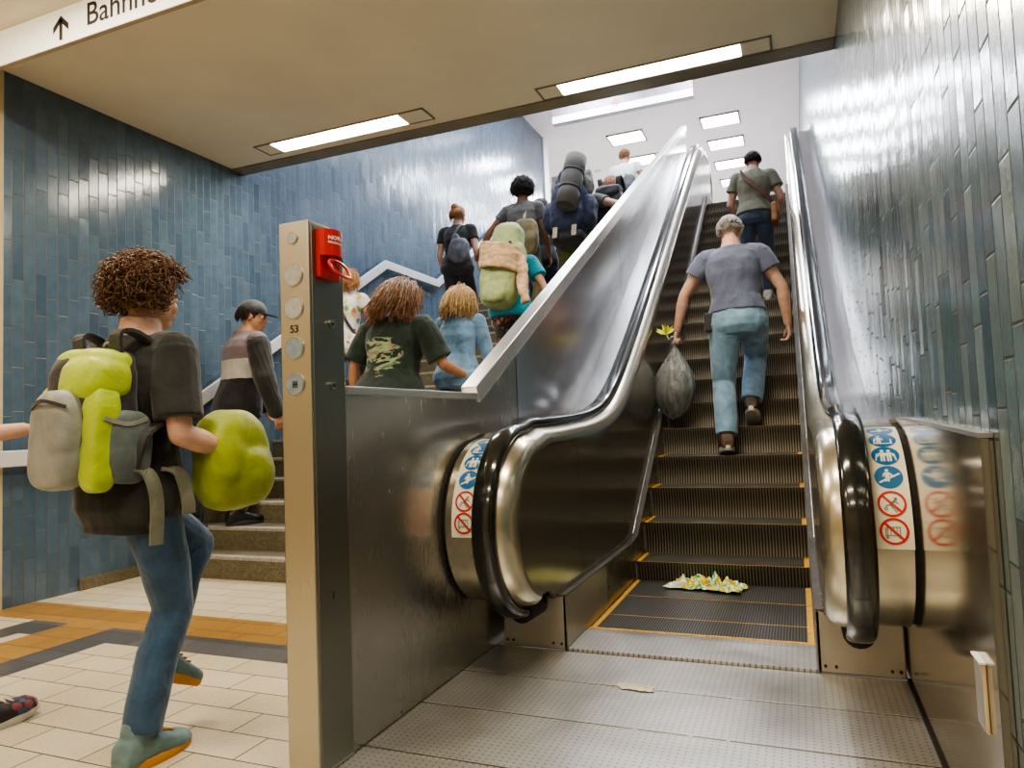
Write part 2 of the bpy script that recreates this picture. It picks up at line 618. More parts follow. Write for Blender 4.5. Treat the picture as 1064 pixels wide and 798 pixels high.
# wall handrail of the staircase: a flat pale bar
hr = thing('wall_handrail', 'flat pale grey handrail bar bending up along the blue tiled wall', 'handrail', (XL + .06, 3.85, .98))
def yz_bar(pts, w, x0, x1, o=(0, 0, 0)):
    bm = BM()
    P = [V((0, y, z)) for y, z in pts]
    rings = []
    for i, p in enumerate(P):
        a = (P[i] - P[i - 1]).normalized() if i else (P[1] - P[0]).normalized()
        b = (P[i + 1] - P[i]).normalized() if i < len(P) - 1 else a
        t = (a + b).normalized()
        n = V((0, -t.z, t.y)) / max(.3, t.dot(a))
        rings.append([V((x, 0, 0)) + p + n * k - V(o) for x, k in ((x0, -w / 2), (x1, -w / 2), (x1, w / 2), (x0, w / 2))])
    return loft(bm, rings)
rp = [(-3.5, .955), (3.85, .955), (7.54, 3.12), (8.92, 3.12), (12.5, 5.22), (13.9, 5.22)]
ho = (XL + .06, 3.85, .98)
obj('bar', yz_bar(rp, .105, XL + .05, XL + .085, ho), M['rail'], hr, bevel=.006)
for y, z in ((-2, .955), (1, .955), (3.2, .955), (5.2, 1.747), (7.2, 2.92), (8.6, 3.12), (10.5, 4.05), (12.2, 5.05)):
    bm = tube(BM(), [V((XL + .001, y, z - .01)) - V(ho), V((XL + .06, y, z - .01)) - V(ho)], .018)
    obj('bracket', bm, M['steel'], hr)

# ------------------------------------------------------------------ escalator
CX = -.515
SL = .694
esc = thing('escalator', 'steel escalator with dark grooved steps and black rubber handrails climbing to the upper hall', 'escalator', (0, 0, 0))
def nose_z(y):
    return .123 + SL * (y - 4.65)
# steps
noses = [(3.37, .004), (3.79, .004), (4.21, .006)]
k = 0
while True:
    y, z = 4.65 + .305 * k, .123 + .2117 * k
    if z > ZU - .03:
        break
    noses.append((y, z))
    k += 1
for j in range(3):
    noses.append((noses[-1][0] + .40, ZU - .012))
SW0, SW1 = -1.043, .013
def step_meshes():
    b = BM()
    prof = [(0, 0), (.0, -.012), (.012, -.05), (.02, -.10), (.018, -.16), (.006, -.215)]
    loft(b, [[V((x, y, z)) for y, z in prof] for x in (SW0, SW1)], cap=False, closed=False)
    r = b
    t = box(BM(), SW0, SW1, 0.001, .425, -.02, 0)
    y_ = BM()
    for x0, x1 in ((SW0 + .002, SW0 + .03), (SW1 - .03, SW1 - .002)):
        box(y_, x0, x1, .003, .42, -.001, .0015)
    box(y_, SW0 + .03, SW1 - .03, .001, .006, -.004, .0008)
    return r, t, y_
r_, t_, y_ = step_meshes()
s0 = obj('step', t_, M['tread'], esc)
f0 = obj('step_riser', r_, M['riser'], s0, smooth=True)
e0 = obj('yellow_edging', y_, M['yellow'], s0, label='worn yellow strips at the step ends')
for i, (y, z) in enumerate(noses):
    if i == 0:
        s0.location = (0, y, z)
        continue
    a = s0.copy()
    COL.objects.link(a)
    a.location = (0, y, z)
    for c in (f0, e0):
        d = c.copy()
        COL.objects.link(d)
        d.parent = a
# comb plates
bm = prism(BM(), [(3.16, .0), (3.16, .012), (3.42, .016), (3.52, .008), (3.52, 0)], SW0, SW1)
cp = obj('comb_plate', bm, M['plate'], esc)
bm = BM()
box(bm, SW0, SW1, 3.495, 3.515, .004, .0125)
obj('comb_edge', bm, M['yellow'], cp, label='yellow comb edge')
bm = prism(BM(), [(11.0, ZU + .004), (10.75, ZU - .002), (10.72, ZU - .03), (11.0, ZU - .03)], SW0, SW1)
obj('comb_plate', bm, M['plate'], esc)

# path of the handrails in the (y, z) plane
NY, NZ, NR = 3.0, .625, .395
path = []
for a in range(-96, 91, 6):
    path.append((NY - NR * math.cos(R(a)), NZ + NR * math.sin(R(a))))
path = [p for p in path]
def hline(y):
    return 1.073 + SL * (y - 4.65)
def blend(y):
    """lower level run bending up into the slope, then level again at the top"""
    lo, hi = 1.02, ZU + .98
    l = hline(y)
    w = .34
    def smax(a, b, w):
        return (a + b + math.sqrt((a - b) ** 2 + w * w)) / 2
    def smin(a, b, w):
        return (a + b - math.sqrt((a - b) ** 2 + w * w)) / 2
    return smin(smax(lo, l, w), hi, .25)
y = 3.1
while y < 11.3:
    path.append((y, blend(y)))
    y += .12
ze = path[-1][1]
for a in range(90, -91, -10):
    path.append((11.35 + NR * math.cos(R(a)), ze - NR + NR * math.sin(R(a))))
def pnorm(P, i):
    a = V((0, *P[max(i - 1, 0)]))
    b = V((0, *P[min(i + 1, len(P) - 1)]))
    t = (b - a).normalized()
    return t, V((0, -t.z, t.y))      # tangent, outward normal
def sweep(P, sec, sgn, cap=True, closed=True):
    """sec: list of (s, n): s distance from centre line of escalator, n outward offset"""
    bm = BM()
    rings = []
    for i in range(len(P)):
        t, n = pnorm(P, i)
        rings.append([V((CX + sgn * s, P[i][0], P[i][1])) + n * k for s, k in sec])
    return loft(bm, rings, cap, closed)
HS = .680
hsec = []
for i in range(16):
    a = 2 * PI * i / 16
    ca, sa = math.cos(a), math.sin(a)
    hsec.append((HS + .05 * math.copysign(abs(ca) ** .7, ca), .012 + .026 * math.copysign(abs(sa) ** .8, sa)))
def offset(P, d):
    out = []
    for i in range(len(P)):
        t, n = pnorm(P, i)
        out.append((P[i][0] + n.y * d, P[i][1] + n.z * d))
    return out
def skirt_top(y):
    return max(.25, nose_z(y) + .075) if y < 10.3 else min(nose_z(y) + .075, ZU + .12)
iN = next(i for i, p in enumerate(path) if p[0] > 3.0 and i > 20)
for sgn, side in ((-1, 'stair'), (1, 'wall')):
    h = obj('handrail', sweep(path, hsec, sgn), M['rubber'], esc, smooth=True)
    # guide + bevelled inner band
    P2 = path[3:-3]
    crisp(obj('inner_band', sweep(P2, [(.562, -.085), (.562, -.068), (.568, -.052), (.584, -.032), (.618, -.018), (.640, -.012), (.640, -.09), (.60, -.10)], sgn), M['steel_newel'], esc, smooth=False))
    # dark mirror panel
    ins = offset(path, -.072)
    top = [p for p in ins if p[1] > .26 and p[0] < 11.45]
    poly = top[:]
    yb = top[-1][0]
    low = []
    yy = yb
    while yy > top[0][0] + .05:
        low.append((yy, skirt_top(yy)))
        yy -= .15
    bm = BM()
    # strip panel: quads between matching points
    xs = CX + sgn * .565
    xs2 = CX + sgn * .585
    prism(bm, poly + low, xs, xs2)
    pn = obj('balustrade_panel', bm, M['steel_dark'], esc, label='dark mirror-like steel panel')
    for yj in (3.55, 4.55, 6.3, 8.1, 9.9):
        bm = BM()
        zt = blend(yj) - .075
        zb = skirt_top(yj) + .01
        box(bm, min(CX + sgn * .5644, CX + sgn * .567), max(CX + sgn * .5644, CX + sgn * .567), yj - .002, yj + .002, zb, zt)
        obj('panel_joint', bm, M['gap'], pn)
    # skirt
    ys = [3.16 + .2 * i for i in range(42)]
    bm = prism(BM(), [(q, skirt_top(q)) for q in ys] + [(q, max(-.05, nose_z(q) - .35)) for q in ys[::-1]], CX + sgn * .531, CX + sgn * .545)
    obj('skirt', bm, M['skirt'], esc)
    bm = BM()
    loft(bm, [[V((CX + sgn * s, q, skirt_top(q) + dz)) for s, dz in ((.531, 0), (.531, .004), (.570, .006), (.570, -.01))] for q in ys])
    obj('skirt_ledge', bm, M['ledge'], esc)
    obj('panel_trim', sweep([(q, skirt_top(q) + .012) for q in ys if q < 11], [(.5615, -.003), (.5615, .003), (.568, .003), (.568, -.003)], sgn), M['steel'], esc)
    # base block under the newel
    bm = box(BM(), min(CX + sgn * .53, CX + sgn * .85), max(CX + sgn * .53, CX + sgn * .85), 3.16, 3.9, 0, .25)
    bb = obj('newel_base', bm, M['steel_base'], esc, bevel=.006)
    bm = tube(BM(), [(CX + sgn * HS, 2.97, .222), (CX + sgn * HS, 3.17, .212)], .058, 16)
    obj('handrail_inlet', bm, M['black'], bb, smooth=True)
    bm = BM()
    for xx in (.56, .60, .80, .83):
        tube(bm, [(CX + sgn * xx, 3.153, .03), (CX + sgn * xx, 3.162, .03)], .006, 8)
    obj('base_screws', bm, M['black'], bb)
    # outer drum and deck (beside the handrail, towards the side cladding)
    OD = .853 if sgn > 0 else .885
    DP = offset(path, -.03)
    d0 = next(i for i, p in enumerate(DP) if p[1] > .25)
    DPn = [p for i, p in enumerate(DP) if i >= d0 and p[0] < 3.12]
    crisp(obj('newel_drum', sweep(DPn, [(.642, -.10), (.642, -.03), (.70, -.02), (.722, 0), (OD - .012, 0), (OD - .012, -.10)], sgn), M['steel_newel'], esc, smooth=False))
    bm = sweep(DPn, [(OD - .012, -.012), (OD + .004, -.012), (OD + .004, -.10), (OD - .012, -.10)], sgn)
    obj('drum_gap', bm, M['gap'], esc)
    DPd = [p for i, p in enumerate(DP) if i >= d0 and 3.08 < p[0] < 11.35 and i < len(DP) - 19]
    outer = .892 if sgn < 0 else .879
    crisp(obj('outer_deck', sweep(DPd, [(.642, -.06), (.642, -.022), (.722, -.004), (outer, .0), (outer, -.06)], sgn), M['steel_panel'], esc))

# sticker strips wrapped round the drums
DRr = NR - .03
def on_drum(u, v, sgn, lift):
    """u across (metres from strip centre, + to the right as seen), v along the arc from the front-bottom"""
    a = v / DRr
    rr = DRr + lift
    return V((CX + sgn * .786 + u, NY - rr * math.cos(a), NZ + rr * math.sin(a)))
def disc2(c, r0, r1, n=28, sy=1.0):
    """ring (r0>0) or disc as (faces of uv points)"""
    out = []
    rs = [r0, (r0 + r1) / 2, r1]
    for a, b in zip(rs[:-1], rs[1:]):
        for i in range(n):
            t0, t1 = 2 * PI * i / n, 2 * PI * (i + 1) / n
            q = [(c[0] + a * math.cos(t0), c[1] + a * math.sin(t0)), (c[0] + b * math.cos(t0), c[1] + b * math.sin(t0)),
                 (c[0] + b * math.cos(t1), c[1] + b * math.sin(t1)), (c[0] + a * math.cos(t1), c[1] + a * math.sin(t1))]
            if a == 0:
                q = q[1:3] + [q[0]]
            out.append(q)
    return out
def rect2(x0, x1, y0, y1, k=4):
    out = []
    for i in range(k):
        a, b = y0 + (y1 - y0) * i / k, y0 + (y1 - y0) * (i + 1) / k
        out.append([(x0, a), (x1, a), (x1, b), (x0, b)])
    return out
def bar2(p, q, w):
    dx, dy = q[0] - p[0], q[1] - p[1]
    l = math.hypot(dx, dy)
    nx, ny = -dy / l * w / 2, dx / l * w / 2
    out = []
    k = 5
    for i in range(k):
        a = (p[0] + dx * i / k, p[1] + dy * i / k)
        b = (p[0] + dx * (i + 1) / k, p[1] + dy * (i + 1) / k)
        out.append([(a[0] - nx, a[1] - ny), (b[0] - nx, b[1] - ny), (b[0] + nx, b[1] + ny), (a[0] + nx, a[1] + ny)])
    return out
def man2(c, s):
    """small standing pictogram figure"""
    x, y = c
    o = disc2((x, y + .018 * s), 0, .0055 * s, 10)
    o += rect2(x - .0065 * s, x + .0065 * s, y - .006 * s, y + .011 * s, 2)
    o += rect2(x - .0062 * s, x - .001 * s, y - .024 * s, y - .006 * s, 2)
    o += rect2(x + .001 * s, x + .0062 * s, y - .024 * s, y - .006 * s, 2)
    o += bar2((x - .0075 * s, y + .009 * s), (x - .013 * s, y - .005 * s), .004 * s)
    o += bar2((x + .0075 * s, y + .009 * s), (x + .013 * s, y - .005 * s), .004 * s)
    return o
def drum_mesh(faces, sgn, lift):
    bm = BM()
    for f in faces:
        bm.faces.new([bm.verts.new(on_drum(u, v, sgn, lift)) for u, v in f])
    return bm
for sgn in (-1, 1):
    blue, cream, red, grey = [], [], [], []
    R0 = .0435
    vs = [.028, .118, .213, .303, .390, .470]
    m = 1 if sgn > 0 else -1
    for k, v in enumerate(vs):
        if k < 2:
            red += disc2((0, v), R0 - .0075, R0, 30)
            d = (R0 - .004) * .707
            if k == 0:
                for i in range(5):
                    grey += rect2(-.02 + i * .009, -.018 + i * .009, v - .014, v + .014, 2)
                grey += rect2(-.022, .020, v - .015, v - .0125, 1) + rect2(-.022, .020, v + .0125, v + .015, 1)
                grey += bar2((-.024, v + .012), (-.024, v - .016), .003) + disc2((-.02, v - .020), .001, .004, 8) + disc2((.018, v - .020), .001, .004, 8)
            else:
                grey += disc2((.012, v + .016), 0, .005, 10)
                grey += bar2((.009, v + .011), (-.004, v - .004), .007)
                grey += bar2((-.004, v - .004), (-.018, v - .006), .004) + bar2((-.004, v - .004), (.006, v - .018), .004)
                grey += bar2((.008, v + .008), (.02, v), .0035) + disc2((-.018, v - .016), .003, .0055, 10) + disc2((.012, v - .022), .003, .0055, 10)
            red += bar2((-d, v + d), (d, v - d), .0075)
        else:
            blue += disc2((0, v), 0, R0, 30)
            if k == 2:
                cream += man2((-.004, v + .006), 1.0) + bar2((-.03, v - .022), (.034, v + .012), .006) + bar2((.004, v + .012), (.018, v - .001), .004)
            elif k == 3:
                cream += man2((-.009, v), 1.15) + man2((.011, v), 1.15)
                cream += bar2((-.031, v - .024), (-.026, v + .008), .004) + bar2((.031, v - .024), (.026, v + .008), .004)
            elif k == 4:
                cream += man2((-.012, v + .002), 1.1) + rect2(-.03, .03, v - .026, v - .021, 1) + bar2((.026, v - .021), (.026, v + .004), .005) + bar2((-.026, v - .021), (-.026, v + .004), .005)
            else:
                cream += bar2((-.03, v - .012), (.03, v + .004), .006) + man2((0, v + .004), .8)
    bm = BM()
    for k, (fs, lift) in enumerate(((rect2(-.057, .057, -.03, .535, 24), .0012), (blue, .0022), (cream, .0032), (grey, .0026), (red, .0034))):
        for f in fs:
            fc = bm.faces.new([bm.verts.new(on_drum(u, v, sgn, lift)) for u, v in f])
            fc.material_index = k
    obj('safety_sticker', bm, [M['sticker'], M['st_blue'], M['st_cream'], M['st_grey'], M['st_red']], esc, label='cream strip of blue and red round pictograms')

# ------------------------------------------------------------------ steel cladding left: parapet between stairs and escalator
PX0, PX1 = -1.468, -1.408
pw = thing('parapet', 'tall brushed steel parapet wall rising diagonally between the staircase and the escalator', 'parapet', (-1.44, 2.0, 0))
def pm(bm):
    return xform(bm, lambda c: c - V((-1.44, 2.0, 0)))
low = [(1.985, 0), (1.985, 1.185), (3.04, 1.190), (3.555, 1.19 + .541 * .515), (3.555, 0)]
up = [(3.56, 0), (3.56, 1.19 + .541 * .52), (11.25, 1.19 + .541 * 8.21), (11.25, 3.0)]
obj('lower_panel', pm(prism(BM(), low, PX0, PX1)), M['steel_side'], pw)
obj('sloping_panel', pm(prism(BM(), up, PX0, PX1)), M['steel_panel'], pw)
cap = [(1.985, 1.205), (3.035, 1.210), (11.3, 1.21 + .541 * 8.265)]
bm = yz_bar([(3.03, 1.200), (11.3, 1.200 + .541 * 8.27)], .085, PX0 - .012, PX1 + .012)
obj('sloping_cap', pm(bm), M['cap'], pw, bevel=.004)
bm = yz_bar([(1.985, 1.188), (3.055, 1.193)], .03, PX0 - .012, PX1 + .008)
obj('level_cap', pm(bm), M['cap'], pw, bevel=.003)
bm = BM()
box(bm, PX1 - .002, PX1 + .0015, 3.555, 3.561, .3, 1.43)
box(bm, PX1 - .002, PX1 + .0012, 2.285, 2.288, .01, .02)
obj('joint', pm(bm), M['gap'], pw)
for y0 in (6.2, 8.9):
    z0 = 1.19 + .541 * (y0 - 3.04)
    bm = BM()
    box(bm, PX1 - .002, PX1 + .0012, y0 - .002, y0 + .002, blend(y0) + .01, z0 - .04)
    obj('joint', pm(bm), M['gap'], pw)

# ------------------------------------------------------------------ right side cladding
sc_ = thing('side_cladding', 'polished steel cladding box between escalator newel and grey blue tiles', 'cladding', (.36, 2.3, 0))
bm = prism(BM(), [(1.70, 0), (1.70, .985), (2.72, 1.012), (3.3, 1.012), (3.3, 0)], .341, .3645)
obj('side_panel', xform(bm, lambda c: c - V((.36, 2.3, 0))), M['steel_pol'], sc_)
bm = yz_bar([(1.70, .992), (2.72, 1.018), (3.0, 1.018)], .010, .339, .3650)
obj('top_edge', xform(bm, lambda c: c - V((.36, 2.3, 0))), M['cap'], sc_)
bm = box(BM(), .333, .3405, 1.70, 3.15, .0005, .012)
obj('foot_strip', xform(bm, lambda c: c - V((.36, 2.3, 0))), M['gap'], sc_)
kb = thing('switch_box', 'small pale metal box mounted low on the polished steel cladding', 'box', (.332, 1.83, .43))
obj('housing', box(BM(), .001, .0085, -.036, .036, -.075, .072), M['stone'], kb, bevel=.002)
obj('cover', box(BM(), -.001, .001, -.033, .033, -.071, .068), M['cap'], kb)
obj('top_flap', box(BM(), -.005, .0085, -.040, .040, .072, .076), M['white'], kb)

# ------------------------------------------------------------------ landing plates
plate_y = [(2.80, 3.155), (2.435, 2.796), (2.05, 2.431), (1.6, 2.046), (1.1, 1.596), (.5, 1.096), (-.2, .496)]
for i, (a, b) in enumerate(plate_y):
    names = ['next to the comb plate', 'with a scrap of paper lying on its far edge', 'third from the escalator comb', 'fourth from the escalator comb', 'fifth from the escalator comb', 'sixth from the escalator comb', 'seventh from the escalator comb']
    p = obj('floor_plate', box(BM(), -1.405, .337, a, b, -.02, .0), M['plate'], bevel=.0015)
    tag(p, 'dotted steel floor plate ' + names[i], 'floor plate', 'steel landing plates')
    obj('plate_edge', box(BM(), -1.405, .337, b - .010, b - .002, -.004, .0012), M['steel'], p, label='bright metal joint strip')
struct('floor_under_plates', box(BM(), -1.42, XR, -4, 3.2, -.12, -.022), M['gap'])
struct('floor_near', box(BM(), -1.42, XR, -4, -.2, -.022, 0), M['plate'])

# ------------------------------------------------------------------ info pillar
pil = thing('indicator_pillar', 'slim brushed steel post with a column of round lenses at the parapet end', 'pillar', (-1.459, 1.89, 0))
PB = V((-1.459, 1.89, 0))
def pl(bm):
    return xform(bm, lambda c: c - PB)
obj('post', pl(box(BM(), -1.517, -1.401, 1.80, 1.982, 0, 1.725)), M['steel_v'], pil, bevel=.004)
obj('side_plate', pl(box(BM(), -1.403, -1.398, 1.812, 1.975, .01, 1.715)), steel('grey green side plate', (.30, .30, .26), .36, (1, 40, 1), .3), pil, bevel=.002)
def yz_disc(c, r, d, n=28):
    b = BM()
    loft(b, [[V((c[0] + r * math.cos(2 * PI * i / n), c[1] + y, c[2] + r * math.sin(2 * PI * i / n))) for i in range(n)] for y in (0, d)])
    return b
for k, (z, r) in enumerate([(1.671, .0165), (1.551, .033), (1.446, .033), (1.317, .033), (1.204, .033)]):
    f = obj('lens_ring', pl(yz_disc((-1.462, 1.797, z), r + .004, .006)), M['steel_side'], pil)
    l = obj('lens', pl(yz_disc((-1.462, 1.7955, z), r, .006)), M['glass'] if k < 3 else M['glass_blue'], f)
    if k == 4:
        bm = BM()
        for dx in (-.007, 0, .007):
            box(bm, -1.460 + dx - .002, -1.460 + dx + .002, 1.7945, 1.796, z - .012, z + .010)
        box(bm, -1.470, -1.450, 1.7945, 1.796, z - .002, z + .001)
        obj('lens_symbol', pl(bm), M['ink'], l)
def front_text(s, size, x, z, y, bold=0.0, al='CENTER'):
    return xform(text_bm(s, size, bold, al), lambda c: (x + c.x, y, z + c.y))
obj('number_mark', pl(front_text('53', .034, -1.462, 1.368, 1.7985, .0005)), M['ink'], pil, label='engraved number 53')
for a in (1.20, 1.40):
    bm = tube(BM(), [(-1.40, 1.90, a), (-1.388, 1.90, a)], .014, 16)
    lk = obj('key_lock', pl(bm), M['steel'], pil)
    obj('keyhole', pl(tube(BM(), [(-1.389, 1.90, a), (-1.3872, 1.90, a)], .006, 10)), M['black'], lk)
obj('slot', pl(box(BM(), -1.3985, -1.397, 1.882, 1.888, .52, .545)), M['black'], pil)

# emergency stop on the pillar's side
es = thing('emergency_stop', 'red emergency stop box with a pull ring on the steel post', 'emergency switch', (-1.398, 1.885, 1.55))
es.location.z = 1.58
es.scale = (.72, .88, .78)
bm = box(BM(), 0.0, .022, -.062, .062, -.045, .155)
obj('back_plate', bm, M['red'], es, bevel=.003)
bm = BM()
loft(bm, [[V((.02 + .05 * math.sin(PI * i / 14) ** .6, -.06 + .12 * i / 14, z)) for i in range(15)] for z in (.045, .155)])
obj('hood', bm, M['red'], es, smooth=False)
def hood_text(s, size, z, b):
    def f(c):
        yy = -.043 + c.x
        return (.0212 + .05 * math.sin(PI * min(max((yy + .06) / .12, .02), .98)) ** .6, yy, z + c.y)
    return xform(text_bm(s, size, b), f)
obj('lettering', hood_text('NOTHALT', .021, .112, .0006), M['white'], es, label='white lettering NOTHALT')
obj('small_lettering', hood_text('Missbrauch', .0145, .095, .0003), M['white'], es, label='small white lettering')
bm = tube(BM(), [(.02, 0, .02), (.055, 0, .02)], .014, 12)
obj('plunger', bm, M['red'], es, smooth=True)
loopp = smooth_path([(.055, -.045, .015), (.075, -.04, -.02), (.095, .0, -.042), (.085, .05, -.035), (.062, .055, .005), (.055, .03, .022), (.055, 0, .028), (.055, -.03, .026), (.055, -.045, .015)], 5)
obj('pull_ring', tube(BM(), loopp, .0065, 8), M['red'], es, smooth=True)
obj('seal_pin', tube(BM(), [(.03, .06, .05), (.045, .07, .02)], .004, 8), M['black'], es)

# ------------------------------------------------------------------ sign under the ceiling
sg = thing('direction_sign', 'long cream overhead sign with an upward arrow and lettering', 'sign', (-3.0, 2.71, 3.42))
SB = V((-3.0, 2.71, 3.42))
def sb(bm):
    return xform(bm, lambda c: c - SB)
obj('housing', sb(box(BM(), XL + .01, -.9, 2.684, 2.712, 3.312, H + .0)), plain('sign housing', (.45, .38, .27), .5), sg)
obj('face', sb(box(BM(), XL + .012, -.902, 2.679, 2.685, 3.314, H - .004)), M['sign_face'], sg)
bm = front_text('Bahnhof', .185, -3.572, 3.372, 2.677, .0015, 'LEFT')
obj('lettering', sb(bm), M['ink'], sg, label='dark lettering Bahnhof')
bm = BM()
ax, az = -3.775, 3.34
box(bm, ax - .0125, ax + .0125, 2.6765, 2.678, az, az + .122)
for s_ in (-1, 1):
    quad(bm, [(ax, 2.6765, az + .145), (ax, 2.6765, az + .105), (ax + s_ * .064, 2.6765, az + .045), (ax + s_ * .064, 2.6765, az + .085)])
obj('arrow', sb(bm), M['ink'], sg)

# ------------------------------------------------------------------ ceiling lights (low ceiling)
def strip_light(x0, x1, y0, y1, l0, l1, label):
    t = thing('ceiling_light', label, 'light', ((x0 + x1) / 2, (y0 + y1) / 2, H), 0, 'recessed strip lights')
    cx, cy = (x0 + x1) / 2, (y0 + y1) / 2
    bm = BM()
    a, w = (x1 - x0) / 2, (y1 - y0) / 2
    for q in ((-a, a, -w, -w + .012), (-a, a, w - .012, w), (-a, -a + .012, -w, w), (a - .012, a, -w, w)):
        box(bm, *q, -.009, .001)
    obj('frame', bm, M['fascia'], t)
    obj('end_plate', box(BM(), -a + .016, l0 - cx - .004, -w + .016, w - .016, -.007, .001), M['ceiling'], t)
    obj('end_plate', box(BM(), l1 - cx + .004, a - .016, -w + .016, w - .016, -.007, .001), M['ceiling'], t)
    obj('diffuser', box(BM(), l0 - cx, l1 - cx, -w + .02, w - .02, -.008, .001), M['lamp_warm'], t)
strip_light(-4.22, -2.56, 4.705, 4.92, -4.05, -2.80, 'bright recessed strip light in the beige ceiling, nearer the blue wall')
strip_light(-1.67, -.02, 4.81, 5.01, -1.50, -.222, 'bright recessed strip light in the beige ceiling above the escalator foot')

# upper hall lights
def grid_light(x0, y0, label, w=.78, d=.62, n=7):
    t = thing('louvre_light', label, 'light', (x0 + w / 2, y0 + d / 2, H2), 0, 'square louvre lights of the upper hall')
    bm = BM()
    for q in ((0, w, 0, .03), (0, w, d - .03, d), (0, .03, 0, d), (w - .03, w, 0, d)):
        box(bm, q[0] - w / 2, q[1] - w / 2, q[2] - d / 2, q[3] - d / 2, -.03, 0)
    obj('frame', bm, M['fascia'], t)
    obj('diffuser', box(BM(), -w / 2 + .03, w / 2 - .03, -d / 2 + .03, d / 2 - .03, -.012, 0), M['lamp_cool'], t)
    bm = BM()
    for i in range(1, n):
        x = -w / 2 + w * i / n
        box(bm, x - .006, x + .006, -d / 2 + .03, d / 2 - .03, -.04, -.012)
    box(bm, -w / 2 + .03, w / 2 - .03, -.006, .006, -.04, -.012)
    obj('louvre', bm, M['white'], t)
gl = [(-1.54, 14.62, 'bright louvre light above the escalator, nearest of its row'), (-1.54, 15.95, 'bright louvre light above the escalator, second of its row'),
      (-1.54, 17.35, 'bright louvre light above the escalator, third of its row'), (-1.54, 18.75, 'bright louvre light above the escalator, last of its row'),
      (-3.50, 14.62, 'bright louvre light above the stairs, nearest of its row'), (-3.50, 16.1, 'bright louvre light above the stairs, behind the nearest one'),
      (-3.50, 17.6, 'bright louvre light deep in the upper hall above the stairs')]
for g in gl:
    grid_light(*g)
vt = thing('ceiling_vent', 'dark slatted vent beside the louvre light above the stairs', 'vent', (-2.45, 16.4, H2))
obj('backing', box(BM(), -.24, .24, -.30, .30, -.008, 0), M['black'], vt)
for i in range(6):
    obj('slat', box(BM(), -.24 + i * .085, -.215 + i * .085, -.3, .3, -.03, -.008), M['white'], vt)
sd = thing('smoke_detector', 'small white smoke detector on the pale upper ceiling', 'detector', (-4.2, 16.6, H2))
bm = BM()
loft(bm, [ering((0, 0, z), (1, 0, 0), (0, 1, 0), r, r, 16) for z, r in ((0, .09), (-.04, .085), (-.06, .05))])
obj('housing', bm, M['rail'], sd)
hs = thing('hanging_sign', 'long lit white sign with a small red no-smoking ring under the upper ceiling', 'sign', (-2.62, 12.25, 6.75))
obj('housing', box(BM(), -1.30, 1.26, -.04, .10, -.16, .14), plain('mauve grey sign housing', (.36, .33, .37), .5), hs)
obj('lit_band', box(BM(), -1.295, 1.255, -.046, -.04, -.155, -.03), M['lamp_sign'], hs)
bm = BM()
for f in disc2((-.10, .0), .05, .068, 24):
    bm.faces.new([bm.verts.new((u, -.049, v)) for u, v in f])
for f in bar2((-.145, .045), (-.055, -.045), .018):
    bm.faces.new([bm.verts.new((u, -.0495, v)) for u, v in f])
obj('no_smoking_ring', bm, M['st_red'], hs)
bm = BM()
box(bm, -.13, -.07, -.048, -.047, -.006, .006)
obj('cigarette_mark', bm, M['ink'], hs)
for x in (-1.1, 1.05):
    obj('hanger', tube(BM(), [(x, 0, .14), (x, 0, .45)], .012, 8), M['steel'], hs)

# ------------------------------------------------------------------ people
SK = {}
def skin_mat(name, c):
    s = NT(name)
    co = s.coord()
    f = s.noise(co, 18, 3)[0]
    s.set(color=s.ramp(f, [(.3, tuple(x * .85 for x in c)), (.7, tuple(min(1, x * 1.1) for x in c))]), rough=.5, sss=.0)
    s.bump(s.noise(co, 240, 2)[0], .0006, .3)
    return s.m
SK['fair'] = skin_mat('fair skin', (.62, .36, .26))
SK['tan'] = skin_mat('tanned skin', (.50, .26, .16))
SK['brown'] = skin_mat('brown skin', (.33, .17, .10))
EYEW = plain('eye white', (.8, .78, .75), .2, var=.02)
EYED = plain('dark iris', (.03, .02, .012), .2)

def hair_mat(name, c):
    s = NT(name)
    co = s.coord()
    f = s.noise(s.mapping(co, (1, 1, .25)), 120, 3)[0]
    s.set(color=s.ramp(f, [(.3, tuple(x * .5 for x in c)), (.7, tuple(min(1, x * 1.5) for x in c))]), rough=.5)
    s.bump(f, .002, .5)
    return s.m
HM = {'brown': hair_mat('brown hair', (.13, .062, .028)), 'dark': hair_mat('dark hair', (.028, .018, .013)), 'blond': hair_mat('blond hair', (.42, .27, .12)),
      'ginger': hair_mat('ginger hair', (.36, .16, .05)), 'grey': hair_mat('grey hair', (.36, .34, .32)), 'chestnut': hair_mat('chestnut hair', (.20, .095, .04))}

TORSO = [(-.06, .070, .050), (-.03, .092, .066), (0, .098, .069), (.04, .094, .066), (.10, .081, .057), (.15, .084, .058), (.20, .093, .064), (.25, .099, .064), (.285, .092, .054), (.31, .060, .042), (.33, .041, .040), (.355, .035, .037), (.40, .034, .036)]
TORSO_F = [(-.06, .074, .054), (-.03, .098, .072), (0, .103, .074), (.04, .093, .066), (.10, .074, .054), (.15, .077, .056), (.20, .086, .066), (.25, .089, .062), (.285, .083, .050), (.31, .053, .039), (.33, .035, .036), (.355, .030, .033), (.40, .030, .033)]

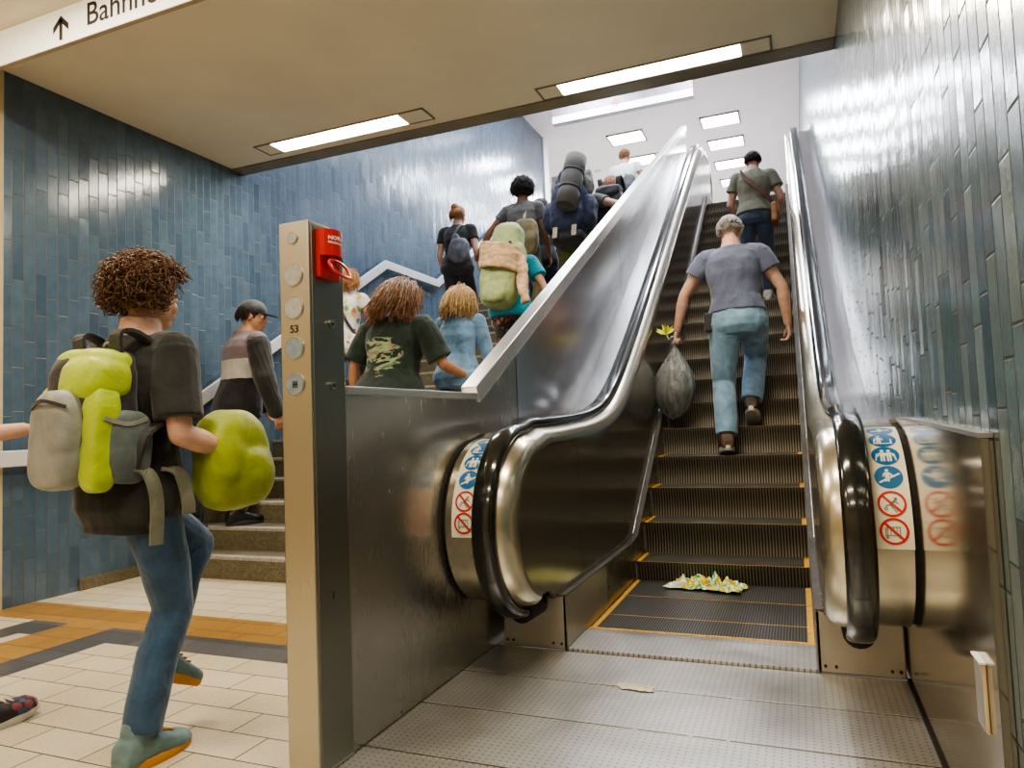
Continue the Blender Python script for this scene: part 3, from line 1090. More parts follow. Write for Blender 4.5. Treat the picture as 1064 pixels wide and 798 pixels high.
class Fig:
    """a clothed figure standing at loc and facing rz (0 = towards +y)"""
    def __init__(s, label, loc, rz, h, pose, skin='fair', female=False, w=1.0, voxel=.0075, faces=True):
        s.root = thing('person', label, 'person', loc, rz)
        s.h, s.pose, s.vox, s.w = h, pose, voxel, w
        s.T = TORSO_F if female else TORSO
        g = pose.get
        s.P = V(g('pelvis', (0, 0, .515))) * h
        lean, side, yaw = R(g('lean', 3)), R(g('side', 0)), R(g('yaw', 0))
        s.sp = V((math.sin(side), math.sin(lean), math.cos(lean) * math.cos(side))).normalized()
        s.hr = V((math.cos(R(g('hipyaw', 0))), math.sin(R(g('hipyaw', 0))), 0))
        s.sr = V((math.cos(yaw), math.sin(yaw), 0))
        s.sr = (s.sr - s.sp * s.sr.dot(s.sp)).normalized()
        s.hr = (s.hr - s.sp * s.hr.dot(s.sp)).normalized()
        hp, hy, ht = (R(q) for q in g('head', (0, 0, 0)))       # pitch down, yaw (+ left), tilt
        s.curve = g('curve', .0)
        s.J = {}
        C = s.at(.285)
        for sd, k in (('R', 1), ('L', -1)):
            S = C + s.sr * (k * .100 * h * w) + s.sp * (g('shrug', 0) * h)
            u, f = (V(q).normalized() for q in g('arm' + sd, ((k * .12, 0, -1), (k * .05, .25, -1))))
            E = S + u * (.172 * h)
            W = E + f * (.150 * h)
            s.J['S' + sd], s.J['E' + sd], s.J['W' + sd], s.J['f' + sd] = S, E, W, f
            x, y, z, fy, fp = g('foot' + sd, (k * .05, 0, 0, 0, 0))
            fy, fp = R(fy), R(fp)
            fwd = V((math.sin(fy), math.cos(fy), 0))
            toe = V((x * h, y * h, z)) + fwd * (.075 * h)
            A = toe - fwd * (math.cos(fp) * .075 * h) + V((0, 0, math.sin(fp) * .105 * h + .052 * h))
            Hh = s.P + s.hr * (k * .052 * h)
            L1, L2 = .245 * h, .245 * h
            d = A - Hh
            D = min(d.length, (L1 + L2) * .998)
            if d.length > D:
                A = Hh + d.normalized() * D
            dn = d.normalized()
            a = (L1 * L1 - L2 * L2 + D * D) / (2 * D)
            hh = math.sqrt(max(L1 * L1 - a * a, 0))
            pole = V((math.sin(fy) * .6 + k * .08, 1, .1))
            pole = (pole - dn * pole.dot(dn)).normalized()
            K = Hh + dn * a + pole * hh
            s.J['H' + sd], s.J['K' + sd], s.J['A' + sd] = Hh, K, A
            s.J['foot' + sd] = (fwd, fp)
        s.nb = s.at(.335)
        nd = (s.sp + V((0, .10, 0)) - s.sr.cross(s.sp) * 0).normalized()
        rot = Matrix.Rotation(math.atan2(s.sr.y, s.sr.x) * .6 + hy, 3, 'Z') @ Matrix.Rotation(-hp, 3, 'X') @ Matrix.Rotation(ht, 3, 'Y')
        s.RH = rot
        s.HC = s.nb + nd * (.030 * h) + rot @ V((0, .012 * h, .045 * h))
        s.body(SK[skin], faces)

    def at(s, t, dz=0):
        """point on the spine, t in body heights above the hip joint"""
        bend = max(0, t - .08)
        return s.P + s.sp * (t * s.h) + V((0, 1, -.15)) * (s.curve * bend * bend * s.h * 6)
    def rr(s, t):
        k = min(max((t - .02) / .22, 0), 1)
        r = s.hr.lerp(s.sr, k).normalized()
        return r, s.sp.cross(r).normalized()

    def torso(s, bm, lo, hi, inf=0.0, flare=0.0, n=24):
        h = s.h
        rings = []
        ts = [q for q in s.T if lo - 1e-6 <= q[0] <= hi + 1e-6]
        def interp(t):
            for a, b in zip(s.T[:-1], s.T[1:]):
                if a[0] <= t <= b[0]:
                    k = (t - a[0]) / (b[0] - a[0])
                    return (t, a[1] + (b[1] - a[1]) * k, a[2] + (b[2] - a[2]) * k)
            return (t, s.T[0][1], s.T[0][2])
        if not ts or ts[0][0] > lo + .004:
            ts = [interp(lo)] + ts
        if ts[-1][0] < hi - .004:
            ts = ts + [interp(hi)]
        for t, a, b in ts:
            r, f = s.rr(t)
            k = inf + flare * max(0, (.12 - t) / .18)
            wx = s.w if t < .3 else 1
            rings.append(ering(s.at(t), r, f, (a * wx + k) * h, (b * (.5 + .5 * s.w) + k) * h, n, 2.25))
        loft(bm, rings)

    def body(s, mat, faces):
        h, J = s.h, s.J
        bm = BM()
        s.torso(bm, -.04, .36)
        for sd, k in (('R', 1), ('L', -1)):
            S, E, W = J['S' + sd], J['E' + sd], J['W' + sd]
            limb(bm, [(S - s.sr * k * .02 * h, .034 * h), (S, .033 * h), (S.lerp(E, .45), .0285 * h), (E, .0225 * h)])
            limb(bm, [(E, .0225 * h), (E.lerp(W, .28), .0245 * h), (E.lerp(W, .7), .0185 * h), (W, .0155 * h)])
            Hh, K, A = J['H' + sd], J['K' + sd], J['A' + sd]
            limb(bm, [(Hh, .052 * h), (Hh.lerp(K, .5), .043 * h), (K, .031 * h)])
            limb(bm, [(K, .031 * h), (K.lerp(A, .3) - V((0, .012 * h, 0)), .033 * h), (K.lerp(A, .7), .022 * h), (A, .020 * h)])
            fwd, fp = J['foot' + sd]
            fd = (fwd * math.cos(fp) - V((0, 0, 1)) * math.sin(fp)).normalized()
            fu = (V((0, 0, 1)) * math.cos(fp) + fwd * math.sin(fp)).normalized()
            s.J['fd' + sd] = (fd, fu)
            sole = A - fu * .04 * h
            limb(bm, [(A, .020 * h), (sole + fd * .02 * h + fu * .02 * h, .02 * h), (sole + fd * .08 * h + fu * .012 * h, .017 * h), (sole + fd * .105 * h + fu * .01 * h, .012 * h)])
            s.hand(bm, sd, k)
        # neck and head
        limb(bm, [(s.at(.31), .034 * h), (s.nb, .030 * h), (s.HC - s.RH @ V((0, .008, .035)) * h, .030 * h)])
        c, Rm = s.HC, s.RH
        P = lambda x, y, z: c + Rm @ (V((x, y, z)) * h)
        ell(bm, P(0, -.006, .014), (.0435 * h, .054 * h, .050 * h), Rm)
        ell(bm, P(0, .012, -.020), (.036 * h, .042 * h, .044 * h), Rm)
        ell(bm, P(0, .030, -.050), (.020 * h, .020 * h, .015 * h), Rm)
        for k in (-1, 1):
            ell(bm, P(k * .0435, -.004, -.006), (.006 * h, .012 * h, .018 * h), Rm)
            ell(bm, P(k * .022, .035, -.018), (.013 * h, .014 * h, .014 * h), Rm)
            ell(bm, P(k * .018, .044, .010), (.015 * h, .008 * h, .005 * h), Rm)
        loft(bm, [ering(P(0, .046, .006), Rm @ V((1, 0, 0)), Rm @ V((0, 0, 1)), .004 * h, .005 * h, 8), ering(P(0, .058, -.010), Rm @ V((1, 0, 0)), Rm @ V((0, 0, 1)), .007 * h, .006 * h, 8), ering(P(0, .064, -.017), Rm @ V((1, 0, 0)), Rm @ V((0, 0, 1)), .008 * h, .005 * h, 8), ering(P(0, .046, -.022), Rm @ V((1, 0, 0)), Rm @ V((0, 0, 1)), .010 * h, .004 * h, 8)])
        for dz in (-.033, -.039):
            ell(bm, P(0, .050, dz), (.014 * h, .006 * h, .0032 * h), Rm)
        me = skin_mesh('body', bm, s.vox, 3)
        s.b = link_mesh('body', me, mat, s.root)
        if faces:
            for k in (-1, 1):
                e = BM()
                ell(e, P(k * .018, .043, .001), (.0078 * h, .0075 * h, .0068 * h), Rm)
                o = obj('eye', e, EYEW, s.root, smooth=True)
                e = BM()
                ell(e, P(k * .018, .0492, .001), (.0034 * h, .002 * h, .0034 * h), Rm)
                obj('iris', e, EYED, o, smooth=True)

    def hand(s, bm, sd, k):
        h = s.h
        W, d = s.J['W' + sd], s.J['f' + sd]
        thumb = V(s.pose.get('thumb' + sd, (0, 1, .15)))
        t = (thumb - d * thumb.dot(d)).normalized()
        pn = (t.cross(d) * k).normalized()     # palm normal, towards the body for a hanging arm
        if pn.dot(s.sr * -k) < -.1 and ('thumb' + sd) not in s.pose:
            pn = -pn
        s.J['pn' + sd], s.J['t' + sd] = pn, t
        c = s.pose.get('grip' + sd, .25)
        q = h / 1.75
        pts = [(0, .021, .015), (.025, .030, .014), (.06, .040, .013), (.092, .041, .011)]
        loft(bm, [ering(W + d * (l * q), t, pn, a * q, b * q, 14, 2.6) for l, a, b in pts])
        for off, ln in ((.032, .072), (.0108, .080), (-.0108, .075), (-.032, .060)):
            p = W + d * (.088 * q) + t * (off * q)
            seq = [(p - d * .015 * q, .0092 * q)]
            a = 0
            dd = d
            for i, fr in enumerate((.44, .31, .25)):
                a += (R(12) + R(72) * c * (1.1, 1.15, .8)[i])
                dd = d * math.cos(a) + pn * math.sin(a)
                dd = (dd + t * (off * .8)).normalized()
                p = p + dd * (ln * fr * q)
                seq.append((p, (.0088, .0080, .0066)[i] * q))
            limb(bm, seq, 10)
        p0 = W + d * (.022 * q) + t * (.022 * q)
        d1 = (d * .62 + t * .72 + pn * .30).normalized()
        d2 = (d * .85 + t * (.35 - .5 * c) + pn * (.25 + .6 * c)).normalized()
        p1 = p0 + d1 * .042 * q
        p2 = p1 + d2 * .032 * q
        p3 = p2 + (d2 + d * .2).normalized() * .024 * q
        limb(bm, [(p0, .0135 * q), (p1, .0112 * q), (p2, .0098 * q), (p3, .0075 * q)], 10)

    # ---- clothing (children of the figure)
    def shirt(s, mat, lo=-.045, sleeve=.55, fore=None, inf=.0085, flare=.012, name='shirt', wr=.006, neck=.318, seed=1, sr=(.042, .040)):
        bm = BM()
        h, J = s.h, s.J
        s.torso(bm, lo, neck, inf, flare)
        for sd, k in (('R', 1), ('L', -1)):
            S, E, W = J['S' + sd], J['E' + sd], J['W' + sd]
            limb(bm, [(S - s.sr * k * .035 * h + s.sp * .008 * h, .036 * h), (S - s.sp * .004 * h, sr[0] * h)])
            if fore is None:
                tube(bm, [S, S.lerp(E, sleeve * .5), S.lerp(E, sleeve)], [sr[0] * h, (sr[0] + sr[1]) / 2 * h, sr[1] * h], 16)
            else:
                limb(bm, [(S, sr[0] * h), (S.lerp(E, .5), (sr[1]) * h), (E, sr[1] * .86 * h)])
                tube(bm, [E, E.lerp(W, fore * .5), E.lerp(W, fore)], [sr[1] * .86 * h, sr[1] * .8 * h, sr[1] * .62 * h], 16)
        me = skin_mesh(name, bm, s.vox, 3, wr, 9, seed, (1, 1, .7))
        return link_mesh(name, me, mat, s.root)

    def trousers(s, mat, hi=.10, cuff=.93, rad=(.062, .050, .040, .034), inf=.009, name='trousers', wr=.006, seed=2):
        bm = BM()
        h, J = s.h, s.J
        s.torso(bm, -.06, max(hi, .085), inf + .003)
        for sd, k in (('R', 1), ('L', -1)):
            Hh, K, A = J['H' + sd], J['K' + sd], J['A' + sd]
            limb(bm, [(Hh - V((0, .004 * h, .0)), rad[0] * h), (Hh.lerp(K, .5), rad[1] * h), (K, rad[2] * h)], 18)
            if cuff > 0:
                e = K.lerp(A, cuff)
                tube(bm, [K, K.lerp(A, .35) - V((0, .01 * h, 0)), e], [rad[2] * h, (rad[2] + rad[3]) / 2 * 1.03 * h, rad[3] * h], 18)
            r, f = s.rr(0)
            ell(bm, Hh - f * .026 * h + V((0, 0, -.012 * h)), (.048 * h, .048 * h, .052 * h))
        me = skin_mesh(name, bm, s.vox, 3, wr, 10, seed, (1, 1, .45))
        return link_mesh(name, me, mat, s.root)

    def shoes(s, mat, sole_mat, hi=.055, label=None):
        h, J = s.h, s.J
        for sd, k in (('R', 1), ('L', -1)):
            A = J['A' + sd]
            fd, fu = J['fd' + sd]
            sd_ = fd.cross(fu).normalized()
            base = A - fu * .046 * h
            prof = [(-.046, .018, .030, .0), (-.040, .025, .054, 0), (-.022, .028, .066, 0), (.0, .029, .068, 0), (.026, .031, .056, 0), (.055, .034, .042, .0), (.085, .035, .034, .0), (.108, .028, .027, .0), (.118, .014, .018, .0)]
            bm = BM()
            rings = []
            for l, wd, ht, _ in prof:
                c = base + fd * l * h + fu * (ht * .5 * h)
                rings.append(ering(c, sd_, fu, wd * h, ht * .5 * h, 16, 2.6))
            loft(bm, rings)
            limb(bm, [(A - fu * .012 * h - fd * .004 * h, .029 * h), (A + fu * (hi - .045) * h - fd * .004 * h, .028 * h)])
            me = skin_mesh('shoe', bm, .005, 2, .0012, 30, 3)
            o = link_mesh('shoe', me, mat, s.root)
            bm = BM()
            out = []
            n = 22
            for i in range(n):
                a = 2 * PI * i / n
                l = .036 + .084 * math.cos(a)
                wv = (.030 + .007 * math.cos(a)) * math.copysign(abs(math.sin(a)) ** .75, math.sin(a))
                out.append((l, wv))
            loft(bm, [[base + fd * l * h * kk + sd_ * wv * h * kk + fu * zz * h for l, wv in out] for zz, kk in ((-.008, .97), (.001, 1.03), (.010, 1.02), (.013, .96))])
            obj('sole', bm, sole_mat, o, smooth=False)
            bm = BM()
            for i in range(4):
                l = .028 + .014 * i
                ht = .0565 - .0055 * i
                tube(bm, [base + fd * l * h + fu * ht * h * .99 + sd_ * x * h for x in (-.016, -.008, 0, .008, .016)], .0022 * h, 6)
            obj('laces', bm, sole_mat, o)

    def hair(s, mat, kind='short', length=.12, seed=3, vol=1.0, n=420):
        h, c, Rm = s.h, s.HC, s.RH
        rnd = random.Random(seed)
        bm = BM()
        cc = V((0, -.010, .018))
        if kind != 'afro':
            ell(bm, c + Rm @ (cc * h), (.049 * h * vol, .057 * h * vol, .051 * h * vol), Rm, nu=24, nv=16)
        else:
            ell(bm, c + Rm @ (cc * h), (.052 * h * vol, .056 * h * vol, .055 * h * vol), Rm, nu=24, nv=16)
        # keep the face clear
        for v in list(bm.verts):
            q = Rm.inverted() @ (v.co - c) / h
            if q.y > .022 and q.z < .034:
                q.y = min(q.y, .026 + q.z * .2)
            if q.z < -.028:
                q.z = -.028 + (q.z + .028) * .3
            nz = noise.noise(q * 60 + V((seed, 0, 0))) * .004
            q = q + q.normalized() * nz
            v.co = c + Rm @ (q * h)
        if kind in ('long', 'short'):
            n = int(n * 1.9)
        for i in range(n):
            # root on the scalp, away from the face
            for _ in range(40):
                u = V((rnd.gauss(0, 1), rnd.gauss(0, 1), rnd.gauss(0, 1))).normalized()
                if u.y > .15 and u.z < .55:
                    continue
                if u.z < -.55:
                    continue
                break
            p = cc + V((u.x * .047, u.y * .055, u.z * .049)) * vol
            pts, rad = [], []
            if kind in ('curly', 'afro'):
                r = (.0085 if kind == 'curly' else .006) * rnd.uniform(.6, 1.5)
                L = (.026 if kind == 'curly' else .020) * rnd.uniform(.5, 1.5)
                a0 = rnd.uniform(0, 6.28)
                s1 = u.orthogonal().normalized()
                s2 = u.cross(s1)
                dr = (u + V((rnd.gauss(0, .4), rnd.gauss(0, .4), rnd.gauss(0, .4) - .25))).normalized()
                for j in range(9):
                    f = j / 8
                    a = a0 + f * 7.5
                    pts.append(p + dr * (L * f) + (s1 * math.cos(a) + s2 * math.sin(a)) * r * min(1, f * 3) + V((0, 0, -.008 * f * f)))
                    rad.append((.0019 if kind == 'curly' else .0020) * h * (1 - .55 * f))
            else:
                L = length * rnd.uniform(.7, 1.1)
                down = V((0, -.25, -1))
                side = V((u.x, u.y * .6 - .2, 0))
                q = p.copy()
                v = (u * .8 + V((rnd.gauss(0, .25), -.3 + rnd.gauss(0, .25), .1))).normalized()
                m = 8
                for j in range(m + 1):
                    pts.append(q.copy())
                    rad.append(.0021 * h * (1 - .6 * j / m))
                    v = (v * .55 + down * .45 + V((rnd.gauss(0, .10), rnd.gauss(0, .10), 0)) + side * .08).normalized()
                    q = q + v * (L / m)
                    # stay outside the skull and neck
                    e = V(((q.x - cc.x) / .047, (q.y - cc.y) / .054, (q.z - cc.z) / .049))
                    if e.length < 1.02 * vol and q.z > -.03:
                        e = e.normalized() * 1.03 * vol
                        q = cc + V((e.x * .047, e.y * .054, e.z * .049))
                    elif q.z <= -.03 and q.y > -.045 and abs(q.x) < .04:
                        q.y = -.045
            tube(bm, [c + Rm @ (q * h) for q in pts], rad, 4)
        return obj('hair', bm, mat, s.root, smooth=True)

    def bun(s, mat, off=(0, -.062, .02), r=.026):
        bm = BM()
        c = s.HC + s.RH @ (V(off) * s.h)
        for i in range(26):
            a = i * 2.4
            q = [c + V((math.cos(a + t * 5) * r * s.h * math.cos(t * 2 - 1), math.sin(a + t * 5) * r * s.h * math.cos(t * 2 - 1), (t * 2 - 1) * r * .9 * s.h)) for t in [j / 10 for j in range(11)]]
            tube(bm, q, .005 * s.h, 5)
        ell(bm, c, (r * s.h * .95,) * 3)
        return obj('hair_bun', bm, mat, s.root, smooth=True)

    def back_matrix(s, t=.14):
        """frame on the back of the torso: x right, y forward, z up along the spine"""
        r, f = s.rr(t)
        m = Matrix.Identity(4)
        o = s.at(t)
        for i in range(3):
            m[i][0], m[i][1], m[i][2], m[i][3] = r[i], f[i], s.sp[i], o[i]
        return Matrix.Translation(s.root.location) @ Matrix.Rotation(s.root.rotation_euler.z, 4, 'Z') @ m
    def world(s, p):
        return Matrix.Translation(s.root.location) @ Matrix.Rotation(s.root.rotation_euler.z, 4, 'Z') @ V(p)

def worn(name, label, cat, m):
    o = bpy.data.objects.new(name, None)
    COL.objects.link(o)
    o.matrix_world = m
    return tag(o, label, cat)

def soft(pieces, voxel=.009, smooth=5, wr=.005, ws=10, seed=5):
    """fuse soft boxes: (centre, half sizes, exponent)"""
    bm = BM()
    for p in pieces:
        c, a = p[0], p[1]
        ell(bm, c, a, p[3] if len(p) > 3 else None, p[2] if len(p) > 2 else 4, 32, 18)
    return skin_mesh('soft', bm, voxel, smooth, wr, ws, seed)

def strap_path(pts, wd, th, up=(0, 1, 0)):
    bm = BM()
    P = smooth_path(pts, 6)
    rings = []
    for i, p in enumerate(P):
        t = (P[min(i + 1, len(P) - 1)] - P[max(i - 1, 0)]).normalized()
        sdv = V(up)
        sdv = (sdv - t * sdv.dot(t)).normalized()
        n = t.cross(sdv)
        rings.append([p + sdv * a * wd / 2 + n * b * th / 2 for a, b in ((-1, -1), (1, -1), (1, 1), (-1, 1))])
    return loft(bm, rings)

def shoulder_straps(parent, mat, h, y_back, zt, zb, depth=.068, wd=.05, x=.068):
    for k in (-1, 1):
        pts = [(k * x * .8 * h, y_back, zt), (k * x * .9 * h, -.035 * h, .188 * h), (k * x * h, .0, .200 * h), (k * x * h, .055 * h, .165 * h), (k * x * 1.15 * h, (depth + .014) * h, .09 * h), (k * x * 1.45 * h, .055 * h, .02 * h), (k * x * 1.75 * h, .0, -.02 * h), (k * x * 1.45 * h, y_back + .01, zb)]
        obj('shoulder_strap', strap_path(pts, wd, .012, (1, 0, 0)), mat, parent)

def floral(name, base, cols, scale=28, th=.52):
    s = NT(name)
    co = s.coord()
    v = s.n('ShaderNodeTexVoronoi')
    s.l.new(s.mapping(co, (1, 1, .8)), v.inputs['Vector'])
    v.inputs['Scale'].default_value = scale
    pick = s.sep(v.outputs['Color'])[0]
    c = s.ramp(pick, [(i / len(cols), q) for i, q in enumerate(cols)], 'CONSTANT')
    wob = s.noise(co, scale * 2.5, 3)[0]
    d = s.math('ADD', v.outputs['Distance'], s.math('MULTIPLY', s.math('SUBTRACT', wob, .5), .5))
    m = s.math('LESS_THAN', d, th)
    big = s.noise(co, 8, 3, .6)[0]
    cc = s.mix(m, base, c)
    s.set(color=s.mix(.4, cc, s.ramp(big, [(.3, (.4, .4, .4)), (.7, (1, 1, 1))]), 'MULTIPLY'), rough=.9, sheen=.2)
    s.bump(big, .01, .5)
    return s.m

CL = dict(
    black_tee=cloth('black cotton', (.018, .018, .017), .4), denim=cloth('mid blue denim', (.032, .075, .145), .35, fold=9),
    pale_denim=cloth('washed pale denim', (.22, .37, .53), .28, fold=8), dark_denim=cloth('dark denim', (.04, .06, .10), .3),
    navy_tee=cloth('grey navy cotton', (.105, .118, .185), .22), olive_tee=cloth('olive grey cotton', (.17, .17, .12), .2),
    black_trousers=cloth('black trousers', (.02, .02, .022), .4), grey_tee=cloth('heather grey cotton', (.14, .14, .135), .25, fold=14), teal=cloth('teal cotton', (.0, .25, .34), .2),
    olive=cloth('olive cotton', (.10, .115, .03), .25), green_pack=cloth('sage green pack cloth', (.30, .36, .15), .25, rough=.6), green_light=cloth('light green pack cloth', (.38, .47, .23), .2, rough=.6),
    beige=cloth('beige crumpled jacket cloth', (.56, .37, .22), .3, fold=16), navy_pack=cloth('navy pack cloth', (.018, .028, .075), .4, rough=.6), grey_mat=cloth('grey foam mat', (.15, .145, .13), .15, fold=3),
    lime_dark=cloth('darker lime nylon', (.29, .35, .012), .25, rough=.5),
    lime=cloth('lime green nylon', (.42, .53, .02), .22, rough=.5), pack_grey=cloth('grey green pack cloth', (.10, .125, .12), .25, rough=.6), pack_black=cloth('black pack cloth', (.02, .02, .021), .4, rough=.6),
    pack_ash=cloth('ash grey pack cloth', (.26, .26, .23), .2, rough=.6), strap=cloth('olive grey webbing', (.17, .17, .12), .2), white=cloth('white cotton', (.62, .60, .60), .12),
    light_blue=cloth('light blue denim', (.15, .28, .46), .35), charcoal=cloth('charcoal canvas', (.05, .052, .062), .35, rough=.7), grey_bag=cloth('slate grey bag cloth', (.10, .105, .13), .4, rough=.6),
    khaki=cloth('khaki cloth', (.24, .20, .10), .3), tan_strap=cloth('pale strap', (.62, .56, .42), .15),
)
SH = dict(teal=cloth('grey teal suede', (.12, .19, .20), .25), orange=plain('orange sole', (.55, .25, .04), .6), black=plain('black shoe', (.015, .015, .016), .45), dark_sole=plain('dark sole', (.04, .04, .04), .7),
          white_sole=plain('off white sole', (.6, .58, .55), .6), light=plain('pale shoe', (.5, .5, .5), .6), multi=floral('dark patterned shoe', (.03, .02, .03), [(.20, .05, .06), (.05, .1, .2), (.02, .02, .02)], 30), brown=plain('brown shoe', (.10, .06, .035), .6))

# --- boy with the lime backpack, walking to the stairs
b = Fig('boy with curly brown hair, black t-shirt and jeans carrying a lime green backpack', (-2.085, 1.72, 0), R(-6), 1.66,
        dict(pelvis=(0, .0, .522), lean=4, yaw=4, head=(5, -6, 0), footR=(.04, -.015, 0, -8, 0), footL=(-.045, .09, .13, -4, 24),
             armR=((.22, -.10, -1), (.0, .95, -.30)), armL=((-.2, .12, -1), (0, .75, -.6)), gripR=.85, gripL=.7), 'fair', w=1.02, voxel=.0052)
b.shirt(CL['black_tee'], -.075, .82, inf=.012, flare=.010, wr=.007, sr=(.045, .046), name='t_shirt')
b.trousers(CL['denim'], .03, .93, (.060, .049, .040, .037), wr=.007, name='jeans')
b.shoes(SH['teal'], SH['orange'], .07)
b.hair(HM['brown'], 'curly', seed=4, vol=1.20, n=1500)
hb = 1.64
m = b.back_matrix(.14) @ Matrix.Translation((.01, -.105, -.015)) @ Matrix.Scale(.93, 4)
bp = worn('backpack', 'black and lime green backpack with grey pockets on the boy in black', 'backpack', m)
link_mesh('main_body', soft([((0, -.06, .03), (.150, .095, .235), 4), ((0, -.03, .21), (.13, .06, .06), 3)], .008), CL['pack_black'], bp)
link_mesh('lid', soft([((0, -.062, .205), (.142, .080, .060), 3.2), ((.05, -.085, .150), (.112, .085, .085), 3)], .007, seed=6), CL['lime'], bp, 'lime green lid')
for k in (-1, 1):
    link_mesh('side_panel', soft([((k * .118, -.105, -.04), (.05, .048, .18), 4)], .007, seed=7 + k), CL['lime'], bp, 'lime green side panel')
    link_mesh('side_pocket', soft([((k * .150, -.025, -.07), (.034, .085, .125), 3)], .007, seed=11 + k), CL['pack_grey'], bp, 'grey green stretch pocket')
    obj('pocket_trim', strap_path([(k * .176, .02, .025), (k * .178, -.05, .005), (k * .165, -.125, .02)], .014, .008, (0, 0, 1)), CL['pack_ash'], bp)
fp = link_mesh('front_pocket', soft([((-.01, -.155, -.05), (.105, .06, .165), 3.6)], .007, seed=9), CL['pack_ash'], bp, 'ash grey front pocket')
obj('pocket_zip', strap_path([(-.09, -.205, .055), (0, -.228, .075), (.09, -.205, .055)], .012, .006, (0, 0, 1)), CL['pack_black'], fp)
shoulder_straps(bp, CL['pack_black'], hb, -.02, .17, -.13, wd=.055)
obj('haul_loop', tube(BM(), smooth_path([(-.03, -.01, .262), (-.02, -.01, .295), (.02, -.01, .295), (.03, -.01, .262)], 4), .007, 8), CL['pack_ash'], bp)
for x, y0 in ((.175, .06), (.205, .16)):
    obj('hip_strap', strap_path([(x - .02, y0 - .08, -.14), (x + .012, y0 - .03, -.16), (x + .022, y0, -.25), (x + .018, y0 + .01, -.40 if y0 < .1 else -.30)], .05, .008, (0, 1, 0)), CL['strap'], bp, 'olive grey dangling hip strap')
# lime bag carried in front
W = b.world(b.J['WR'] + b.J['fR'] * .08)
BO = V((-1.868, 1.95, .965)) - W
lb = worn('drawstring_bag', 'round lime green nylon bag hanging from the walking boy\'s hand', 'bag', Matrix.Translation(W))
link_mesh('pouch', soft([(BO, (.095, .140, .175), 2.7), (BO + V((.03, .03, -.05)), (.09, .10, .12), 2.4), (BO * .35 + V((0, 0, .02)), (.06, .06, .07), 2)], .007, 4, .012, 8, 13), CL['lime_dark'], lb)
obj('drawstring', tube(BM(), smooth_path([(-.01, -.02, .03), (.025, 0, 0), (0, .03, -.02), (-.02, .01, .0)], 5), .005, 6), CL['strap'], lb)

# --- walker at the picture's edge, only the leading shoe in view
p = Fig('passer-by beside the stone wall strip showing only a dark patterned shoe and pale cuff', (-2.97, 1.37, 0), R(-6), 1.74,
        dict(pelvis=(0, .0, .49), lean=6, footR=(.05, .19, .0, 0, -12), footL=(-.05, -.2, .0, 0, 38), armR=((.12, .40, -1), (.12, .95, .12)), armL=((-.1, -.4, -1), (-.05, .2, -.9)), head=(4, 0, 0)), 'fair', voxel=.008, faces=False)
p.shirt(cloth('pink jersey', (.55, .18, .24), .2), sleeve=.7, name='t_shirt')
p.trousers(CL['black_trousers'], cuff=.80)
p.shoes(SH['multi'], SH['white_sole'], .05)
p.hair(HM['dark'], 'short', .04, 7, n=260)
for sd in 'RL':
    A, K = p.J['A' + sd], p.J['K' + sd]
    obj('sock', tube(BM(), [A + (K - A) * .02, A + (K - A) * .22], [.030 * 1.74, .028 * 1.74], 16), CL['white'], p.root, smooth=True)

# --- man with the cap
c = Fig('man in black cap and black, mauve and white track jacket climbing beside the handrail', (-4.33, 4.46, .331), R(-24), 1.90,
        dict(pelvis=(0, .05, .50), lean=9, yaw=0, head=(8, -38, 0), footR=(.05, .02, .0, -4, 0), footL=(-.05, -.16, -.165, 0, 25), armR=((.28, .05, -1), (.12, .28, -1)), armL=((-.2, .3, -1), (0, .6, -.7))), 'tan', w=1.14, voxel=.0075)
jm = bands('track jacket cloth', [(0, (.016, .016, .018)), (.33, (.52, .49, .46)), (.56, (.20, .15, .17)), (.95, (.03, .03, .03))], 2, .95, 1.64, wob=.03)
c.shirt(jm, -.04, fore=.95, inf=.014, flare=.012, name='track_jacket', neck=.335, sr=(.045, .042))
bm = BM()
for sd, k in (('R', 1), ('L', -1)):
    S, E, Wt = c.J['S' + sd], c.J['E' + sd], c.J['W' + sd]
    limb(bm, [(S.lerp(E, .12), .054 * 1.86), (E, .049 * 1.86), (E.lerp(Wt, .96), .036 * 1.86)])
link_mesh('jacket_sleeves', skin_mesh('sl', bm, .008, 3, .006, 9, 4), CL['black_tee'], c.root, 'black jacket sleeves')
c.trousers(CL['black_trousers'], .05, .95, (.06, .05, .042, .036))
c.shoes(SH['black'], SH['dark_sole'])
c.hair(HM['dark'], 'short', .03, 9, vol=.98, n=220)
bm = BM()
h = 1.90
ell(bm, c.HC + c.RH @ V((0, -.006, .030)) * h, (.052 * h, .060 * h, .046 * h), c.RH)
for v in bm.verts:
    q = c.RH.inverted() @ (v.co - c.HC)
    q.z = max(q.z, .014 * h)
    v.co = c.HC + c.RH @ q
cp_ = obj('cap', bm, CL['charcoal'], c.root, smooth=True)
bm = BM()
rings = []
for i in range(9):
    a = PI * (i / 8)
    ca, sa = math.cos(a), math.sin(a)
    rings.append([c.HC + c.RH @ (V((ca * r * .046, .038 + sa * r * (.085 if r > .7 else .04) - .012, .018 + zz)) * h) for r, zz in ((.6, 0), (1, -.006 * sa), (1, -.010 * sa), (.6, -.004))])
loft(bm, rings)
obj('peak', bm, CL['charcoal'], cp_)

